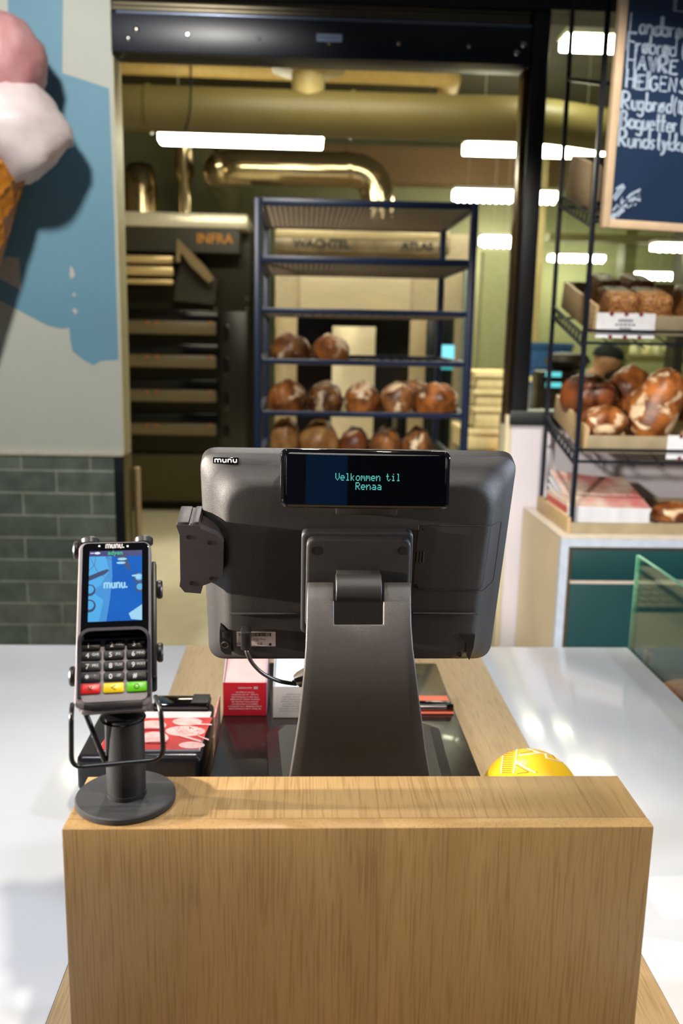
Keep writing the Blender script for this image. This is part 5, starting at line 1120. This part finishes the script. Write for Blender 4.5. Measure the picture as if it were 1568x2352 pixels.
xL, xR = k2(176, 1400).x, k2(347, 1400).x; yT = k2(262, 1243).y; yB = k2(258, 1626).y
def at(px, py, z=0): return k2(px, py, z)
bodyM = mat('terminal_grey', (106, 99, 102), .4, bump=.08, bscale=1500)
b = MB()
def rl(x0, x1, y0, y1, r, z): return [V((x, y, z)) for x, y in rrect(x0, x1, y0, y1, r, 6)]
b.loft([rl(xL+.004, xR-.004, yB+.003, yT-.003, .006, -.027), rl(xL, xR, yB, yT, .008, -.02), rl(xL, xR, yB, yT, .008, -.003), rl(xL+.0012, xR-.0012, yB+.0012, yT-.0012, .007, -.0006), rl(xL+.003, xR-.003, yB+.003, yT-.003, .006, 0)], TM)
bd = b.build('body', bodyM, t, smooth=40)
# black front glass with screen
sy1 = k2(262, 1452).y; gx0, gx1 = k2(189, 1300).x, k2(341, 1300).x; gy1 = k2(262, 1248).y
b = MB(); b.loft([rl(gx0, gx1, sy1-.02, gy1, .005, -.001), rl(gx0, gx1, sy1-.02, gy1, .005, .0008), rl(gx0+.0006, gx1-.0006, sy1-.0194, gy1-.0006, .005, .0011)], TM); gl = b.build('front_glass', GLOSS, t, smooth=10)
s0, s1 = k2(201.5, 1429, .001), k2(326.2, 1263.5, .001)
def scr(u, v, z): return TM @ V((s0.x+(s1.x-s0.x)*u, s0.y+(s1.y-s0.y)*v, z))
sm = bpy.data.materials.new('screen_blue'); sm.use_nodes = True; nt = sm.node_tree; N = nt.nodes; L = nt.links; bs = N['Principled BSDF']; bs.inputs['Base Color'].default_value = (.01, .01, .01, 1); bs.inputs['Roughness'].default_value = .1
tc = N.new('ShaderNodeTexCoord'); nz = N.new('ShaderNodeTexNoise'); nz.inputs['Scale'].default_value = 30; L.new(tc.outputs['Object'], nz.inputs['Vector'])
rp2 = N.new('ShaderNodeValToRGB'); rp2.color_ramp.elements[0].color = rgb((2, 84, 178)); rp2.color_ramp.elements[1].color = rgb((8, 108, 204)); L.new(nz.outputs['Fac'], rp2.inputs[0]); L.new(rp2.outputs[0], bs.inputs['Emission Color']); bs.inputs['Emission Strength'].default_value = 1.0
S1, S2, S3, S4, S5 = emis('screen_sky', (56, 168, 232), .95), emis('screen_navy', (0, 22, 110), .9), emis('screen_dark', (6, 50, 104), .8), emis('screen_pale', (150, 210, 240), .95), emis('screen_white', (226, 236, 246), 1.0)
GRN = emis('screen_green', (30, 196, 130), .95); S6 = emis('screen_mid', (30, 140, 214), .95)
b = MB()
def sp(mi, pts, z): b.mi = mi; b.poly([scr(u, v, z) for u, v in pts])
sp(0, [(0, 0), (1, 0), (1, .92), (0, .92)], .00125)
sp(2, [(0, .92), (1, .92), (1, 1), (0, 1)], .00125)
sp(6, [(0, .0), (.34, 0), (.40, .3), (.44, .62), (.42, .92), (0, .92)], .00130)
sp(1, [(0, .42), (.22, .5), (.38, .72), (.3, .92), (0, .92)], .00135)
sp(1, [(0, .0), (.2, 0), (.28, .3), (.1, .4), (0, .42)], .00135)
sp(3, [(0, .64), (.2, .70), (.34, .735), (.38, .715), (.3, .66), (.1, .60), (0, .57)], .00140)
sp(3, [(.5, .92), (.62, .82), (.8, .68), (.72, .86), (.7, .92)], .00140)
for cx, cy, rx, ry in ((.62, .875, .09, .02), (.6, .82, .09, .018), (.9, .63, .1, .016), (.93, .60, .05, .02)): sp(4, [(min(1, cx+rx*math.cos(k*.524)), cy+ry*math.sin(k*.524)) for k in range(12)], .00146)
for cx, cy, r_ in ((.02, .44, .11), (.02, .22, .12), (.96, .46, .09), (.94, .60, .1)):
    pts = [(min(1, max(0, cx+r_*math.cos(k*.35))), cy+r_*.75*math.sin(k*.35)) for k in range(19)]
    sp(3, pts, .00142)
    sp(1, [(min(1, max(0, cx+r_*.72*math.cos(k*.35))), cy+.01+r_*.52*math.sin(k*.35)) for k in range(18)], .00145)
sp(4, [(1, 0), (.8, .02), (.75, .1), (1, .22)], .00144)
b.mi = 3
for l in ([(.02, .9), (.1, .78), (.16, .7), (.3, .62)], [(.12, .92), (.1, .8), (.0, .72)], [(.3, .92), (.44, .86), (.5, .92)]): b.ribbon([((s0.x+(s1.x-s0.x)*u), (s0.y+(s1.y-s0.y)*v)) for u, v in l], .0004, .00148, TM)
b.build('screen', [sm, S1, S2, S3, S4, S5, S6], gl, smooth=0)
b = MB(); p = k2(237, 1352, .0012); wordmark(b, 'munu.', p.x+.001, p.y, .0060, .0017, TM, .00155, .52); b.build('screen_wordmark', S4, gl, smooth=0)
b = MB(); p = k2(265, 1270, .0012); b.text('adyen', .0062, TM @ Matrix.Translation((p.x, p.y, .00145)), bold=.0001); b.build('screen_header', GRN, gl, smooth=0)
b = MB(); p = k2(218, 1271, .0012)
for dx, r_ in ((-.0035, .0006), (-.0018, .0006), (.001, .0011), (.0026, .0014), (.004, .0009)): b.poly([TM @ V((p.x+dx+r_*1.4*math.cos(k*.785), p.y+r_*math.sin(k*.785), .00145)) for k in range(8)])
b.build('screen_icons', S5, gl, smooth=0)
b = MB(); p = k2(242, 1259.5, .0012); wordmark(b, 'munu.', p.x+.0006, p.y, .0043, .0013, TM, .00135, .58); b.build('maker_wordmark', mat('pale_print', (216, 206, 204), .4), gl, smooth=0)
for x in (228, 293):
    b = MB(); p = k2(x, 1254.5, .0012); b.lathe([(.0011, .0011), (.0011, .0014)], 12, TM @ Matrix.Translation((p.x, p.y, 0))); b.build('sensor', WHITE, gl)
# keypad with privacy hood
ky0, ky1 = k2(258, 1606, 0).y, k2(258, 1480, 0).y
hxL, hxR = k2(180, 1500, .004).x, k2(346, 1500, .004).x
zt2 = .017; w = .0028
b = MB()
outer = rrect(hxL, hxR, yB+.010, sy1-.0, .012, 6); inner = rrect(hxL+w, hxR-w, yB+.010, sy1-w, .0095, 6)
No = len(outer); half = list(range(0, 14))
# hood: U of walls open at the bottom, highest across the top
def hz(y): return .0035+max(0, min(1, (y-(yB+.012))/((sy1-yB)-.02)))*.0135
o2 = outer[:14]; i2 = inner[:14]
o2 = [(hxR, yB+.010+ (sy1-yB-.022)*k/6) for k in range(6)]+o2+[(hxL, yB+.010+(sy1-yB-.022)*(5-k)/6) for k in range(6)]
i2 = [(hxR-w, yB+.010+(sy1-yB-.022)*k/6) for k in range(6)]+i2+[(hxL+w, yB+.010+(sy1-yB-.022)*(5-k)/6) for k in range(6)]
loops = [[V((o[0], o[1], -.002)), V((o[0], o[1], hz(o[1]))), V((i[0], i[1], hz(o[1]))), V((i[0], i[1], -.002))] for o, i in zip(o2, i2)]
b.loft(loops, TM); b.build('privacy_hood', mat('hood_plastic', (58, 54, 58), .4), t, smooth=40)
b = MB(); b.loft([rl(hxL+w+.0002, hxR-w-.0002, yB+.006, sy1-w-.0003, .006, -.001), rl(hxL+w+.0002, hxR-w-.0002, yB+.006, sy1-w-.0003, .006, .0013)], TM); kp = b.build('keypad_plate', mat('keypad_grey', (150, 140, 142), .42), t, smooth=30)
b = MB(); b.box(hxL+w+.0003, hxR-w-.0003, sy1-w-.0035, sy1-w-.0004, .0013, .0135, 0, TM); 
b.build('hood_shade_strip', mat('hood_shadow_black', (3, 3, 3), .95, spec=.05), t)  # near-black strip paints the shade under the hood's top wall
cols_ = [[(207, 1484), (264, 1481), (315, 1478)], [(208.5, 1507), (261.5, 1504.5), (313.5, 1500)], [(208, 1532), (261.5, 1529), (313.5, 1526)], [(207, 1557.5), (261.5, 1553), (314, 1551)], [(206.5, 1583.5), (260.5, 1579), (314, 1575.5)]]
leg = [[('1', ''), ('2', 'ABC'), ('3', 'DEF')], [('4', 'GHI'), ('5', 'JKL'), ('6', 'MNO')], [('7', 'PRS'), ('8', 'TUV'), ('9', 'WXY')], [('*', "''"), ('0', '-SP'), ('#', '')], [('X', ''), ('<', ''), ('O', '')]]
KB = mat('key_black', (22, 21, 24), .5); KR, KY, KG = mat('key_red', (206, 34, 32), .35), mat('key_yellow', (240, 200, 20), .35), mat('key_green', (104, 200, 24), .35)
LG = mat('key_legend', (226, 224, 226), .5); LD = mat('key_legend_dark', (50, 40, 20), .5)
kw, kh = .0188, .0086
for r_ in range(5):
    for c_i in range(3):
        p = k2(*cols_[r_][c_i], .003); y = sum(k2(*cols_[r_][k], .003).y for k in range(3))/3; x = p.x
        m = KB if r_ < 4 else (KR, KY, KG)[c_i]; hh_ = kh*(1 if r_ < 4 else 1.06)
        b = MB(); b.loft([rl(x-kw/2, x+kw/2, y-hh_/2, y+hh_/2, .0018, .0012), rl(x-kw/2, x+kw/2, y-hh_/2, y+hh_/2, .0018, .0028), rl(x-kw/2+.0008, x+kw/2-.0008, y-hh_/2+.0008, y+hh_/2-.0008, .0012, .0034)], TM); ke = b.build('key', m, t, smooth=50)
        if r_ == 4: ke['label'] = ('red cancel key', 'yellow back key', 'green confirm key')[c_i]
        g, a_ = leg[r_][c_i]; b = MB()
        if r_ < 4:
            b.text(g, .0066 if g != '*' else .009, TM @ Matrix.Translation((x-(.0030 if a_ else .0016)-(0 if g != '4' else 0), y-(0 if g != '*' else .001), .0036)), bold=.00012)
            if a_: b.text(a_, .0036, TM @ Matrix.Translation((x+.0042, y+.0008, .0036)))
        elif g == 'O': b.ribbon([(x+.0022*math.cos(k*.4), y+.0022*math.sin(k*.4)) for k in range(17)], .0007, .0036, TM)
        elif g == '<': b.ribbon([(x+.002, y+.0022), (x-.002, y), (x+.002, y-.0022)], .0007, .0036, TM)
        else: b.ribbon([(x-.0018, y+.002), (x+.0018, y-.002)], .0007, .0036, TM); b.ribbon([(x-.0018, y-.002), (x+.0018, y+.002)], .0007, .0037, TM)
        b.build('legend', LG if r_ < 4 else LD, ke, smooth=0)
# card slot lip at the lower end
b = MB(); b.box(xL+.006, xR-.005, yB-.0035, yB+.0075, -.012, -.002, .002, TM); b.build('card_slot_lip', bodyM, t)
b = MB(); b.box(xL+.009, xR-.008, yB-.0004, yB+.0078, -.0019, .0008, .0004, TM); b.build('card_slot', mat('slot_brown', (28, 22, 23), .4), t)
# cradle behind and round bumpers
b = MB(); b.box(xL+.008, xR+.0045, yB+.02, yT-.012, -.036, -.0275, .003, TM); b.box(xR+.0006, xR+.0045, yB+.03, yT-.02, -.0275, -.006, .001, TM); b.build('cradle', BLK2, t)
for px_, py_, horiz in ((207, 1233, 0), (330, 1231, 0), (163, 1263, 1), (154, 1553, 1), (371, 1352, 1), (373, 1497, 1)):
    p = k2(px_, py_, -.012); b = MB()
    if not horiz: b.cyl((p.x, yT+.0006, -.014), (p.x, yT+.0085, -.014), .0092, n=28, bev=.0015, M=TM)
    else:
        s = -1 if px_ < 260 else 1; xe = xL if s < 0 else xR+.0046
        b.cyl((xe+s*.0004, p.y, -.014), (xe+s*.0062, p.y, -.014), .0095, n=28, bev=.0015, M=TM)
    b.build('clamp_knob', BLK2, t, smooth=40)
# bent wire guard
YG = .762
gp = [P(x, y, Y=YG+o) for x, y, o in ((166, 1622, .018), (165, 1648, .004), (163, 1700, 0), (166, 1752, 0), (198, 1763, 0), (345, 1747, 0), (374, 1722, 0), (371, 1680, 0), (369, 1634, .004), (358, 1606, .018))]
gp = [P(166, 1618, Y=YG+.02), P(163.5, 1640, Y=YG), P(164, 1764, Y=YG), P(376, 1744, Y=YG), P(369, 1625, Y=YG), P(357, 1600, Y=YG+.022)]
b = MB(); b.tube(fillet(gp, .012, 6), .0023, 10); b.build('wire_guard', mat('wire_black', (24, 22, 22), .3), t, smooth=60)
b = MB(); b.tube([P(190, 1620, Y=.792), P(199, 1645, Y=.79), P(241, 1748, Y=.795)], .0026, 10); b.build('brace_rod', BLK2, t, smooth=60)
